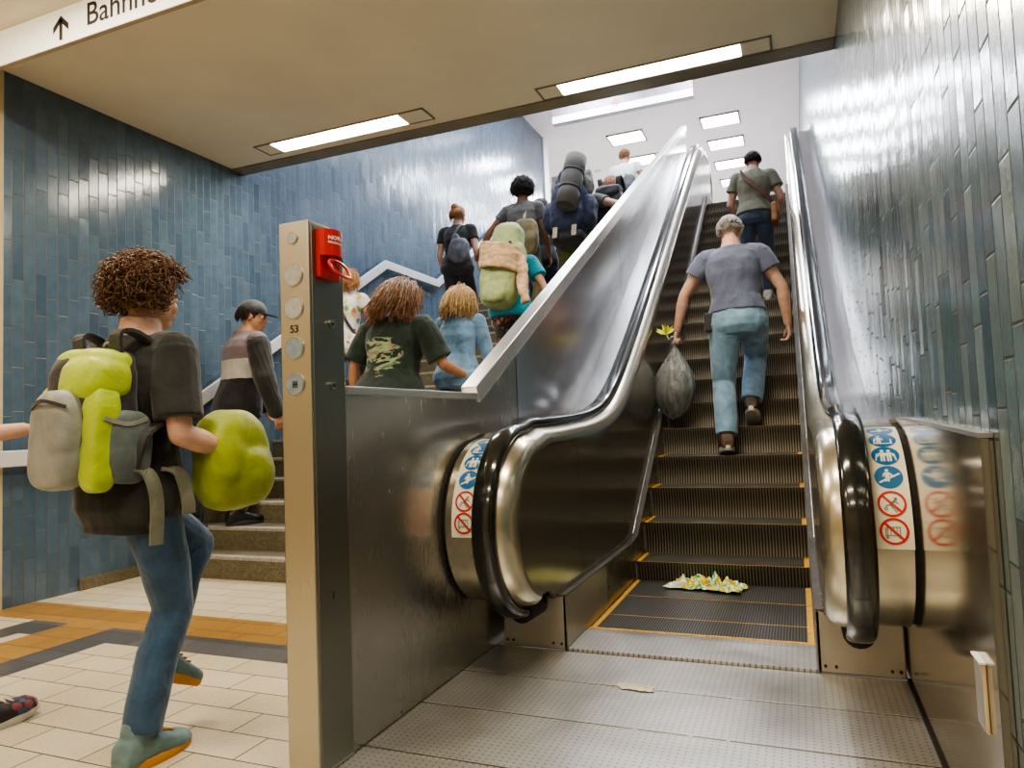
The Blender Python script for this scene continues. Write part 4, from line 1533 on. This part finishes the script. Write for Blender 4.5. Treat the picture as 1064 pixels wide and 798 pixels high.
# --- woman in white floral top at the wall side
p = Fig('woman in white floral top with black shoulder strap, partly behind the red emergency stop', (-4.10, 5.72, .992), R(4), 1.72,
        dict(pelvis=(0, .03, .51), lean=10, footR=(.05, .08, .165, 0, 0), footL=(-.05, -.12, .0, 0, 25), armR=((.42, .1, -.9), (.32, .35, -.9)), armL=((-.3, .1, -1), (-.1, .4, -1)), head=(8, 10, 0)), 'fair', True)
p.shirt(floral('white floral cotton', (.62, .60, .57), [(.42, .12, .08), (.16, .27, .10), (.62, .60, .57), (.62, .60, .57), (.55, .40, .12)], 15, .42), -.06, .35, flare=.03, name='floral_top')
p.trousers(CL['black_trousers'])
p.shoes(SH['black'], SH['dark_sole'])
p.hair(HM['ginger'], 'long', .10, 12, n=420)
obj('bag_strap', strap_path([p.at(.30) + V((-.10, .02, .03)), p.at(.27) + V((-.03, -.125, 0)), p.at(.14) + V((.10, -.125, 0)), p.at(.04) + V((.19, -.03, 0))], .028, .008, (0, 0, 1)), CL['pack_black'], p.root)

# --- woman in the dark green t-shirt
def print_mat():
    s = NT('dark green cotton with a faded pale back print')
    co = s.coord()
    x, y, z = s.sep(co)
    big = s.noise(co, 7, 3, .6, .6)[0]
    n1 = s.noise(s.mapping(co, (1.0, 1, 3.2), (0, .55, 0)), 5.5, 4, .6, .9)
    dx, dz = s.math('DIVIDE', s.math('SUBTRACT', x, -.03), .24), s.math('DIVIDE', s.math('SUBTRACT', z, 1.27), .21)
    r = s.math('SQRT', s.math('ADD', s.math('MULTIPLY', dx, dx), s.math('MULTIPLY', dz, dz)))
    m = s.math('MULTIPLY', s.math('LESS_THAN', s.math('ADD', r, s.math('MULTIPLY', n1[0], 1.7)), 1.62), s.math('GREATER_THAN', n1[0], .47))
    m = s.math('MULTIPLY', m, s.math('LESS_THAN', y, .06))
    col = s.ramp(s.sep(n1[1])[1], [(.35, (.04, .16, .07)), (.48, (.34, .42, .26)), (.58, (.24, .15, .12)), (.66, (.42, .46, .36))])
    base = s.ramp(big, [(.3, (.008, .018, .014)), (.7, (.020, .038, .030))])
    s.set(color=s.mix(m, base, col), rough=.9, sheen=.2)
    s.bump(big, .012, .5)
    return s.m
p = Fig('woman in dark green t-shirt with faded back print climbing just behind the parapet', (-2.83, 4.52, .331), R(4), 1.92,
        dict(pelvis=(.0, .02, .50), lean=10, side=3, yaw=-6, footR=(.05, .13, .165, 0, 0), footL=(-.05, -.12, .0, 0, 25), armR=((.42, .15, -.9), (.25, .8, -.25)), armL=((-.55, -.05, -1), (-.25, .4, -1)), head=(14, -6, 0), gripR=.35), 'tan', True, w=1.2)
p.shirt(print_mat(), -.06, .85, inf=.018, flare=.03, wr=.010, name='t_shirt', sr=(.050, .052))
p.trousers(CL['dark_denim'])
p.shoes(SH['black'], SH['dark_sole'])
p.hair(HM['chestnut'], 'long', .15, 15, vol=1.2, n=700)

# --- blond child in light blue denim
p = Fig('blond child in light blue denim jacket climbing next to the woman in dark green', (-2.50, 5.02, .662), R(3), 1.57,
        dict(pelvis=(.0, .02, .505), lean=10, footR=(.05, .12, .165, 0, 0), footL=(-.05, -.12, .0, 0, 25), armR=((.25, .1, -1), (.15, .3, -1)), armL=((-.2, .2, -1), (-.1, .6, -1)), head=(6, 0, 0)), 'fair', True)
p.shirt(CL['light_blue'], -.07, fore=.85, inf=.013, flare=.02, name='denim_jacket', neck=.33)
p.trousers(CL['dark_denim'])
p.shoes(SH['light'], SH['white_sole'])
p.hair(HM['blond'], 'long', .135, 18, vol=1.08, n=620)

# --- woman in black with grey bag
p = Fig('woman in black t-shirt and black trousers with grey bag, standing near the tiled wall', (-3.78, 7.70, 2.15), R(0), 1.68,
        dict(pelvis=(.0, .01, .505), lean=5, footR=(.05, .1, .0, 0, 0), footL=(-.05, -.14, .0, 0, 20), armR=((.22, -.1, -1), (.02, .5, -1)), armL=((-.2, -.05, -1), (-.02, .6, -1)), head=(4, -8, 0)), 'fair', True, w=1.15, voxel=.009)
p.shirt(CL['black_tee'], .03, .5, inf=.008, name='t_shirt')
p.trousers(CL['black_trousers'], .075, rad=(.064, .054, .046, .044))
p.shoes(SH['black'], SH['dark_sole'])
p.hair(HM['ginger'], 'short', .045, 21, n=380)
p.bun(HM['ginger'], (0, -.05, .045), .026)
m = p.back_matrix(.12) @ Matrix.Translation((.07, -.135, -.02))
gb = worn('shoulder_bag', 'slouchy slate grey bag on the shoulder of the woman in black', 'bag', m)
link_mesh('bag_body', soft([((.02, 0, -.01), (.135, .06, .16), 2.8), ((-.03, 0, .12), (.06, .04, .09), 2.4)], .009, 4, .012, 9, 31), CL['grey_bag'], gb)
obj('bag_strap', strap_path([(-.05, 0, .18), (.0, .03, .30), (.03, .10, .335), (.05, .19, .28), (.10, .2, .1)], .04, .01, (1, 0, 0)), CL['grey_bag'], gb)

# --- curly-haired man in grey
p = Fig('curly dark-haired man in grey t-shirt with one arm held out, ahead of the green backpack', (-2.88, 7.62, 2.15), R(2), 1.84,
        dict(pelvis=(.0, .02, .505), lean=5, footR=(.05, .1, .0, 0, 0), footL=(-.05, -.12, .0, 0, 20), armR=((.2, .1, -1), (.05, .5, -1)), armL=((-.75, -.1, -.75), (-.6, .15, -.75)), head=(2, 10, 0)), 'brown', voxel=.008)
p.shirt(CL['grey_tee'], -.045, .5, name='t_shirt')
p.trousers(CL['khaki'])
p.shoes(SH['black'], SH['dark_sole'])
p.hair(HM['dark'], 'afro', seed=24, vol=1.36, n=800)
obj('shoulder_strap', strap_path([p.at(.20) + V((.06, -.13, 0)), p.at(.28) + V((.075, -.10, .0)), p.at(.305) + V((.08, 0, .045)), p.at(.25) + V((.08, .13, 0))], .03, .01, (1, 0, 0)), CL['tan_strap'], p.root, label='pale yellow shoulder strap')
m = p.back_matrix(.06) @ Matrix.Translation((.10, -.20, -.02))
kp = worn('small_rucksack', 'khaki rucksack between the sage green pack and the navy trekking pack', 'backpack', m)
link_mesh('main_body', soft([((0, 0, 0), (.15, .09, .22), 3)], .01, 4, .012, 8, 33), CL['khaki'], kp)
obj('closing_strap', strap_path([(.02, .02, .215), (.02, -.06, .17), (.02, -.095, .05), (.02, -.09, -.1)], .03, .008, (1, 0, 0)), CL['strap'], kp)

# --- teal shirt, floral trousers, big green pack
p = Fig('person in teal t-shirt and dark floral trousers almost hidden by a sage green pack', (-2.47, 6.12, 1.323), R(-4), 1.62,
        dict(pelvis=(.0, .03, .505), lean=12, footR=(.05, .1, .165, 0, 0), footL=(-.05, -.12, .0, 0, 25), armR=((.55, -.1, -1), (.3, .3, -1)), armL=((-.4, .1, -1), (-.2, .5, -.8)), head=(16, 0, 0)), 'fair', True, w=1.08, voxel=.008)
p.shirt(CL['teal'], -.055, .62, inf=.014, flare=.022, sr=(.05, .052), name='t_shirt')
p.trousers(floral('dark floral cotton', (.022, .026, .022), [(.36, .07, .05), (.03, .09, .04), (.06, .11, .14), (.48, .20, .14), (.03, .03, .03)], 24, .50), .05, .93, (.068, .060, .052, .046), wr=.009)
p.shoes(SH['black'], SH['dark_sole'])
p.hair(HM['brown'], 'short', .06, 27, n=260)
hh = 1.62
m = p.back_matrix(.14) @ Matrix.Translation((0, -.125, 0))
gp = worn('trekking_backpack', 'tall sage green trekking backpack with a beige jacket wrapped round it', 'backpack', m)
link_mesh('main_body', soft([((-.02, -.10, -.03), (.185, .13, .26), 3.2), ((-.02, -.13, -.14), (.165, .11, .13), 2.6)], .009, 5, .012, 8, 35), CL['green_pack'], gp)
link_mesh('lid', soft([((.02, -.06, .40), (.155, .115, .165), 3.0), ((.05, -.06, .24), (.15, .11, .12), 3)], .009, 5, .012, 9, 36), CL['green_light'], gp, 'light green lid')
link_mesh('base_pocket', soft([((-.02, -.19, -.17), (.13, .06, .10), 2.6)], .008, 4, .010, 11, 38), CL['green_pack'], gp)
for k in (-1, 1):
    obj('compression_strap', strap_path([(k * .17 - .02, -.02, .12), (k * .185 - .02, -.10, .02), (k * .15 - .02, -.2, -.05)], .022, .006, (0, 0, 1)), CL['strap'], gp)
obj('lid_strap', strap_path([(.09, -.165, .34), (.12, -.18, .24), (.12, -.2, .12)], .026, .008, (1, 0, 0)), CL['pack_black'], gp)
shoulder_straps(gp, CL['green_pack'], hh, -.01, .17, -.13)
# beige jacket wrapped round the pack
jk = worn('wrapped_jacket', 'crumpled beige jacket wound round the sage green trekking pack, sleeve dangling', 'jacket', m @ Matrix.Translation((-.01, -.12, .17)))
bm = BM()
rnd = random.Random(8)
for i in range(13):
    z = -.10 + .215 * i / 12
    ring = []
    for j in range(23):
        a = PI + PI * 1.0 * j / 22
        k = 1 + .06 * noise.noise(V((j * .35, i * .9, 3)))
        ring.append(V((.205 * k * math.copysign(abs(math.cos(a)) ** .75, math.cos(a)), .05 + .205 * k * math.sin(a), z + .05 * math.cos(a) * -1 + .02 * noise.noise(V((j * .3, i, 1))))))
    tube(bm, ring, .019 + .004 * rnd.random(), 8)
link_mesh('jacket_body', skin_mesh('jk', bm, .009, 2, .007, 16, 41, (.6, .6, 1.6)), CL['beige'], jk)
bm = BM()
sl = smooth_path([(.18, .02, .05), (.235, -.02, -.10), (.25, -.04, -.26), (.285, -.05, -.40), (.30, -.04, -.46)], 5)
tube(bm, sl, [.055] * len(sl), 14, .7)
link_mesh('sleeve', skin_mesh('jk2', bm, .008, 2, .010, 15, 42, (.6, .6, 1.6)), CL['beige'], jk)

# --- traveller with the huge navy pack
p = Fig('traveller in olive trousers bent under a navy pack with a rolled grey mat', (-2.22, 7.60, 2.15), R(-4), 1.84,
        dict(pelvis=(.0, .02, .505), lean=14, footR=(.07, .1, .0, 0, 0), footL=(-.07, -.12, .0, 0, 20), armR=((1, -.35, -.45), (-.15, .75, -.55)), armL=((-1, -.25, -.5), (.25, .75, -.45)), head=(12, 0, 0)), 'fair', w=1.12, voxel=.008)
p.shirt(CL['grey_tee'], -.045, .5, name='t_shirt')
p.trousers(CL['olive'], .06, .93, (.066, .058, .05, .046), wr=.009)
p.shoes(SH['brown'], SH['dark_sole'])
p.hair(HM['brown'], 'short', .05, 29, n=200)
m = p.back_matrix(.16) @ Matrix.Translation((0, -.13, 0))
np_ = worn('trekking_backpack', 'huge navy trekking backpack with a rolled grey sleeping mat strapped upright', 'backpack', m)
link_mesh('main_body', soft([((0, -.13, .0), (.215, .16, .34), 3.2), ((0, -.12, .36), (.16, .14, .13), 3)], .011, 5, .015, 7, 45), CL['navy_pack'], np_)
for k in (-1, 1):
    link_mesh('side_pocket', soft([((k * .225, -.12, -.06), (.085, .11, .19), 2.8)], .01, 4, .012, 8, 46 + k), CL['navy_pack'], np_)
    link_mesh('upper_side_pouch', soft([((k * .19, -.10, .33), (.05, .10, .16), 2.6)], .01, 4, .014, 11, 56 + k), CL['pack_ash'], np_, 'grey upper side pouch')
    obj('pale_buckle', box(BM(), k * .11 - .028, k * .11 + .028, -.262, -.245, -.40, -.27), CL['tan_strap'], np_, 'pale strap end', bevel=.006)
    obj('tension_strap', strap_path([(k * .2, .0, .2), (k * .16, -.2, .12), (k * .05, -.3, .06)], .02, .006, (0, 0, 1)), CL['pack_black'], np_)
link_mesh('hip_belt', soft([((0, -.09, -.355), (.20, .15, .085), 3), ((0, .1, -.35), (.19, .18, .05), 3)], .011, 4, .010, 8, 49), CL['pack_black'], np_, 'black hip belt')
shoulder_straps(np_, CL['navy_pack'], 1.8, -.01, .2, -.15)
mt = worn('sleeping_mat', 'rolled grey foam sleeping mat strapped upright to the navy trekking pack', 'sleeping mat', m @ Matrix.Translation((.10, -.37, .19)) @ Matrix.Rotation(R(-4), 4, 'X') @ Matrix.Rotation(R(7), 4, 'Y') @ Matrix.Scale(1.16, 4))
bm = BM()
prof = [(-.275, .0), (-.275, .07), (-.268, .102), (-.12, .104), (-.085, .095), (-.05, .105), (.06, .105), (.095, .096), (.13, .105), (.262, .103), (.275, .07), (.275, .0)]
loft(bm, [[V((max(r, .001) * math.cos(2 * PI * i / 28), max(r, .001) * math.sin(2 * PI * i / 28), z)) for i in range(28)] for z, r in prof])
obj('roll', bm, CL['grey_mat'], mt, smooth=True)
bm = BM()
sp_ = [(.016 + .083 * i / 70) for i in range(71)]
tube(bm, [V((r * math.cos(i * .35), r * math.sin(i * .35), -.2755)) for i, r in enumerate(sp_)], .003, 4)
obj('roll_end_spiral', bm, CL['pack_black'], mt)
for z in (-.085, .095):
    bm = BM()
    tube(bm, [V((.099 * math.cos(a * PI / 14), .099 * math.sin(a * PI / 14), z)) for a in range(29)], .008, 6)
    obj('mat_strap', bm, CL['pack_black'], mt)

# --- head seen between two walkers
p = Fig('dark-haired person glimpsed between the curly-haired man and the navy pack', (-2.80, 8.10, 2.15), R(20), 1.76,
        dict(pelvis=(.0, .02, .505), lean=8, head=(4, -50, 0), footR=(.05, .1, .0, 0, 0), footL=(-.05, -.12, .0, 0, 20)), 'tan', voxel=.009)
p.shirt(CL['black_tee'], name='t_shirt')
p.trousers(CL['dark_denim'])
p.shoes(SH['black'], SH['dark_sole'])
p.hair(HM['dark'], 'short', .05, 33, n=260)

# --- person with charcoal backpack
p = Fig('long-haired blond person with a square charcoal backpack beside the sloping parapet', (-1.90, 7.95, 2.15), R(-4), 1.84,
        dict(pelvis=(.0, .02, .505), lean=8, head=(4, 0, 0), footR=(.05, .1, .0, 0, 0), footL=(-.05, -.12, .0, 0, 20)), 'fair', True, voxel=.009)
p.shirt(CL['dark_denim'], sleeve=.6, name='t_shirt')
p.trousers(CL['dark_denim'])
p.shoes(SH['black'], SH['dark_sole'])
p.hair(HM['ginger'], 'long', .075, 36, n=420)
m = p.back_matrix(.15) @ Matrix.Translation((.02, -.115, .14))
cb = worn('backpack', 'square charcoal backpack on the blond person beside the parapet', 'backpack', m)
link_mesh('main_body', soft([((0, -.05, .0), (.155, .09, .22), 5), ((0, -.06, .2), (.15, .085, .05), 4)], .009, 4, .006, 8, 58), CL['charcoal'], cb)
link_mesh('front_pocket', soft([((0, -.13, -.07), (.12, .04, .11), 4)], .009, 4, .006, 8, 59), CL['charcoal'], cb)
link_mesh('flap', soft([((0, -.09, .17), (.15, .07, .07), 4)], .009, 4, .006, 8, 60), CL['pack_black'], cb)
shoulder_straps(cb, CL['charcoal'], 1.84, -.01, .16, -.13)

# --- person in white at the top of the stairs
p = Fig('person in pale white top with a dark sling bag at the top of the stairs', (-2.72, 12.58, 4.2), R(-10), 1.90,
        dict(pelvis=(.0, .02, .51), lean=6, head=(4, -10, 0), footR=(.05, .1, .0, 0, 0), footL=(-.05, -.12, .0, 0, 20), armR=((.35, .2, -1), (.0, .9, -.1))), 'tan', True, w=1.25, voxel=.010)
p.shirt(CL['white'], sleeve=.4, name='top')
p.trousers(CL['dark_denim'])
p.shoes(SH['light'], SH['white_sole'])
p.hair(HM['chestnut'], 'short', .03, 39, n=260)
m = p.back_matrix(.10) @ Matrix.Translation((.10, -.14, -.02))
sb_ = worn('sling_bag', 'dark sling bag with a diagonal strap on the person in white', 'bag', m)
link_mesh('bag_body', soft([((.03, 0, 0), (.13, .06, .15), 3)], .01, 4, .008, 9, 61), CL['charcoal'], sb_)
obj('bag_strap', strap_path([(.0, 0, .13), (-.08, .01, .25), (-.17, .06, .37), (-.18, .15, .40), (-.16, .25, .33)], .04, .01, (1, 0, .3)), CL['charcoal'], sb_)

# --- man with the plastic bag on the escalator
p = Fig('grey-haired man in grey navy t-shirt and pale jeans climbing the escalator steps', (-.42, 5.66, .757), R(3), 1.93,
        dict(pelvis=(.015, .06, .535), lean=9, side=-2, yaw=0, head=(24, 2, 0), footL=(-.05, -.01, .004, -5, 8), footR=(.05, .15, .225, 3, 22),
             armR=((.50, -.02, -.9), (.10, .20, -1)), armL=((-.62, .05, -.9), (-.28, .15, -1)), gripL=.95, gripR=.35), 'fair', w=1.04, voxel=.0055)
p.shirt(CL['navy_tee'], .035, .50, inf=.012, flare=.014, wr=.008, sr=(.046, .046), name='t_shirt')
p.trousers(CL['pale_denim'], .10, .95, (.066, .056, .047, .043), wr=.008, name='jeans')
p.shoes(SH['brown'], SH['white_sole'])
p.hair(HM['grey'], 'short', .028, 42, vol=.97, n=420)
obj('belt_pouch', xform(box(BM(), -.05, .05, -.03, .03, -.08, .07), lambda q: q + p.at(.02) + p.hr * -.20 + V((0, -.06, -.02))), CL['pack_black'], p.root, 'black belt pouch', bevel=.012)
W = p.world(p.J['WL'] + p.J['fL'] * .085)
pb = worn('plastic_bag', 'full grey translucent plastic bag hanging from the hand of the man in jeans', 'bag', Matrix.Translation(W))
s = NT('grey translucent plastic film')
co = s.coord()
wv = s.noise(s.mapping(co, (5, 5, 1.2)), 5, 4, .6, .8)[0]
s.set(color=s.ramp(wv, [(.3, (.10, .115, .115)), (.7, (.34, .36, .36))]), rough=.16, spec=.7, alpha=.88)
s.bump(wv, .03, .8)
film = s.m
bm = BM()
prof = [(0, .018), (-.03, .02), (-.09, .055), (-.17, .105), (-.27, .155), (-.37, .175), (-.46, .165), (-.54, .115), (-.60, .055), (-.62, .012)]
rings = []
for z, r in prof:
    ring = []
    for i in range(48):
        a = 2 * PI * i / 48
        f = .14 * noise.noise(V((math.cos(a) * 3.2, math.sin(a) * 3.2, z * 2.2))) + .05 * noise.noise(V((math.cos(a) * 9, math.sin(a) * 9, z * 7)))
        ring.append(V((r * (1 + f) * math.cos(a) - .06 * abs(z), r * .8 * (1 + f) * math.sin(a), z - .03)))
    rings.append(ring)
loft(bm, rings)
obj('sack', bm, film, pb, smooth=True)
bm = BM()
tube(bm, smooth_path([(-.02, 0, -.05), (-.035, -.03, .0), (-.01, -.035, .03), (.02, -.01, .02), (.02, 0, -.04)], 5), .010, 8)
obj('bag_handle', bm, film, pb, smooth=True)
yt = worn('flower_bunch', 'bright yellow green scrap held beside the carried plastic bag', 'flowers', Matrix.Translation(W + V((-.07, .03, .06))))
bm = BM()
rnd = random.Random(3)
for i in range(9):
    d = V((rnd.gauss(-.3, .5), rnd.gauss(0, .4), rnd.uniform(.3, 1))).normalized()
    q = d.orthogonal().normalized() * .018
    pts = [V((0, 0, 0)), d * .05 + q, d * .10, d * .05 - q]
    quad(bm, pts)
obj('petals', bm, plain('yellow green petals', (.62, .66, .08), .5, var=.3, scale=40), yt)
obj('stalk', tube(BM(), [(0, 0, 0), (.03, -.01, -.07)], .006, 6), CL['green_pack'], yt)

# --- man in the olive t-shirt higher up
p = Fig('dark-haired man in olive t-shirt and dark jeans higher up the escalator', (-.30, 7.70, 2.24), R(-3), 1.64,
        dict(pelvis=(.0, .0, .53), lean=10, yaw=4, head=(22, 4, 0), footL=(-.05, -.02, .0, -4, 0), footR=(.05, .05, .0, 6, 0), armR=((.38, -.1, -1), (-.15, .75, -.35)), armL=((-.32, .0, -1), (.25, .8, -.35))), 'fair', w=1.0, voxel=.007)
p.shirt(CL['olive_tee'], .02, .55, inf=.013, flare=.014, wr=.008, sr=(.047, .048), name='t_shirt')
p.trousers(CL['dark_denim'], .03, name='jeans')
p.shoes(SH['light'], SH['white_sole'])
p.hair(HM['dark'], 'short', .03, 45, vol=.97, n=420)
m = p.back_matrix(.02)
lbag = worn('shoulder_bag', 'small brown leather shoulder bag on a strap across the olive t-shirt', 'bag', m @ Matrix.Translation((.20, -.06, -.03)))
obj('pouch', box(BM(), -.028, .032, -.10, .09, -.13, .08), M['leather'], lbag, bevel=.018)
obj('flap', box(BM(), .030, .040, -.102, .092, -.04, .084), plain('dark leather', (.16, .07, .025), .45), lbag, bevel=.004)
mi = (m @ Matrix.Translation((.20, -.06, -.03))).inverted() @ p.root.matrix_world
def tl(q):
    mm = (Matrix.Translation(p.root.location) @ Matrix.Rotation(p.root.rotation_euler.z, 4, 'Z'))
    return (m @ Matrix.Translation((.20, -.06, -.03))).inverted() @ (mm @ V(q))
obj('strap', strap_path([tl(p.at(.02) + p.sr * .21 + V((0, -.06, .05))), tl(p.at(.12) + p.sr * .135 + V((0, -.128, 0))), tl(p.at(.20) + p.sr * .02 + V((0, -.148, 0))), tl(p.at(.27) - p.sr * .08 + V((0, -.128, .0))), tl(p.at(.305) - p.sr * .125 + V((0, -.035, .045))), tl(p.at(.29) - p.sr * .12 + V((0, .07, .02)))], .04, .008, (0, 0, 1)), plain('dark leather strap', (.13, .06, .03), .5), lbag)

# --- litter
def litter(name, label, cat, loc, rz, wx, wy, hgt, mat, seed, nn=34):
    t = thing(name, label, cat, loc, rz)
    bm = BM()
    g = [[None] * nn for _ in range(nn)]
    for i in range(nn):
        for j in range(nn):
            u, v = i / (nn - 1) - .5, j / (nn - 1) - .5
            q = V((u * 4, v * 4, seed))
            ed = 1 + .25 * noise.noise(V((math.atan2(v, u) * 1.5, seed, 0)))
            z = abs(noise.noise(q * 1.3)) + .5 * abs(noise.noise(q * 2.7)) + .3 * noise.noise(q * 5)
            z = max(0, z) * hgt * (1 - (2 * max(abs(u), abs(v))) ** 4 * .8)
            g[i][j] = bm.verts.new((u * wx * ed + .02 * noise.noise(q), v * wy * ed + .02 * noise.noise(q + V((9, 0, 0))), z + .003))
    for i in range(nn - 1):
        for j in range(nn - 1):
            bm.faces.new((g[i][j], g[i + 1][j], g[i + 1][j + 1], g[i][j + 1]))
    bm2 = bm
    o = obj('sheet', bm2, mat, t, smooth=True)
    return t, o
s = NT('white green and yellow printed plastic film')
co = s.coord()
nz = s.noise(co, 9, 2, .5, .6)
s.set(color=s.ramp(nz[0], [(0, (.75, .78, .70)), (.36, (.82, .60, .03)), (.46, (.78, .80, .74)), (.49, (.08, .45, .12)), (.55, (.80, .66, .04)), (.62, (.78, .80, .72)), (.68, (.45, .66, .05))], 'CONSTANT'), rough=.25, spec=.6)
litter('crumpled_bag', 'crumpled white, green and yellow plastic bag lying on the flat escalator step', 'litter', (-.575, 4.50, .011), R(-8), .44, .21, .10, s.m, 3)
litter('paper_scrap', 'small cream scrap of paper lying on the steel floor plate', 'litter', (-.65, 2.79, .001), R(-5), .135, .06, .012, plain('cream paper', (.72, .66, .50), .7, var=.05), 8, 16)


# ------------------------------------------------------------------ lights
def area(x, y, z, sx, sy, power, col, rot=(0, 0, 0)):
    l = bpy.data.lights.new('area', 'AREA')
    l.shape = 'RECTANGLE'
    l.size, l.size_y = sx, sy
    l.energy = power
    l.color = col
    o = bpy.data.objects.new('area_light', l)
    COL.objects.link(o)
    o.location = (x, y, z)
    o.rotation_euler = rot
    return o
WARM = (1, .88, .68)
COOL = (.86, .91, 1)
# lamps under the low ceiling
area(-3.42, 4.81, H - .03, 1.25, .16, 26, (1, .9, .7))
area(-.86, 4.9, H - .03, 1.25, .16, 26, (1, .9, .7))
for x in (-3.4, -.9):
    for y in (2.0 if x < -2 else 1.6, -.6, -2.6):
        area(x, y, H - .03, 1.25, .16, 42 if y > 0 else 30, WARM)
# area lights over the well and the upper hall
for x in (-3.1, -1.15):
    for y in (7.2, 9.3, 11.6):  # unseen row above the fascia, added to light the well
        area(x, y, H2 - .05, .8, .6, 70, COOL)
    for y in (14.9, 16.3, 17.7, 19.2):
        area(x, y, H2 - .06, .7, .5, 60, COOL)
area(-6.5, 16.5, H2 - .06, 2, 2, 120, COOL)

w = bpy.data.worlds.new('world')
scn.world = w
w.use_nodes = True
w.node_tree.nodes['Background'].inputs[0].default_value = (.75, .72, .68, 1)
w.node_tree.nodes['Background'].inputs[1].default_value = .16

# ------------------------------------------------------------------ camera
cam = bpy.data.cameras.new('camera')
co = bpy.data.objects.new('camera', cam)
COL.objects.link(co)
cam.sensor_fit = 'HORIZONTAL'
cam.sensor_width = 36
cam.lens = 36 * 732 / 1064
cam.clip_start = .05
rows = ((.926, -.057, -.373), (.376, .039, .926), (-.038, -.998, .058))
X_ = V([r[0] for r in rows]).normalized()
D_ = V([r[2] for r in rows])
D_ = (D_ - X_ * D_.dot(X_)).normalized()
U_ = X_.cross(D_)
mw = Matrix.Identity(4)
for i in range(3):
    mw[i][0], mw[i][1], mw[i][2] = X_[i], U_[i], -D_[i]
mw[2][3] = 1.05
co.matrix_world = mw
scn.camera = co
scn.view_settings.view_transform = 'AgX'
scn.view_settings.look = 'AgX - Medium High Contrast'
scn.view_settings.exposure = .62
scn.cycles.max_bounces = 8
scn.cycles.use_denoising = True
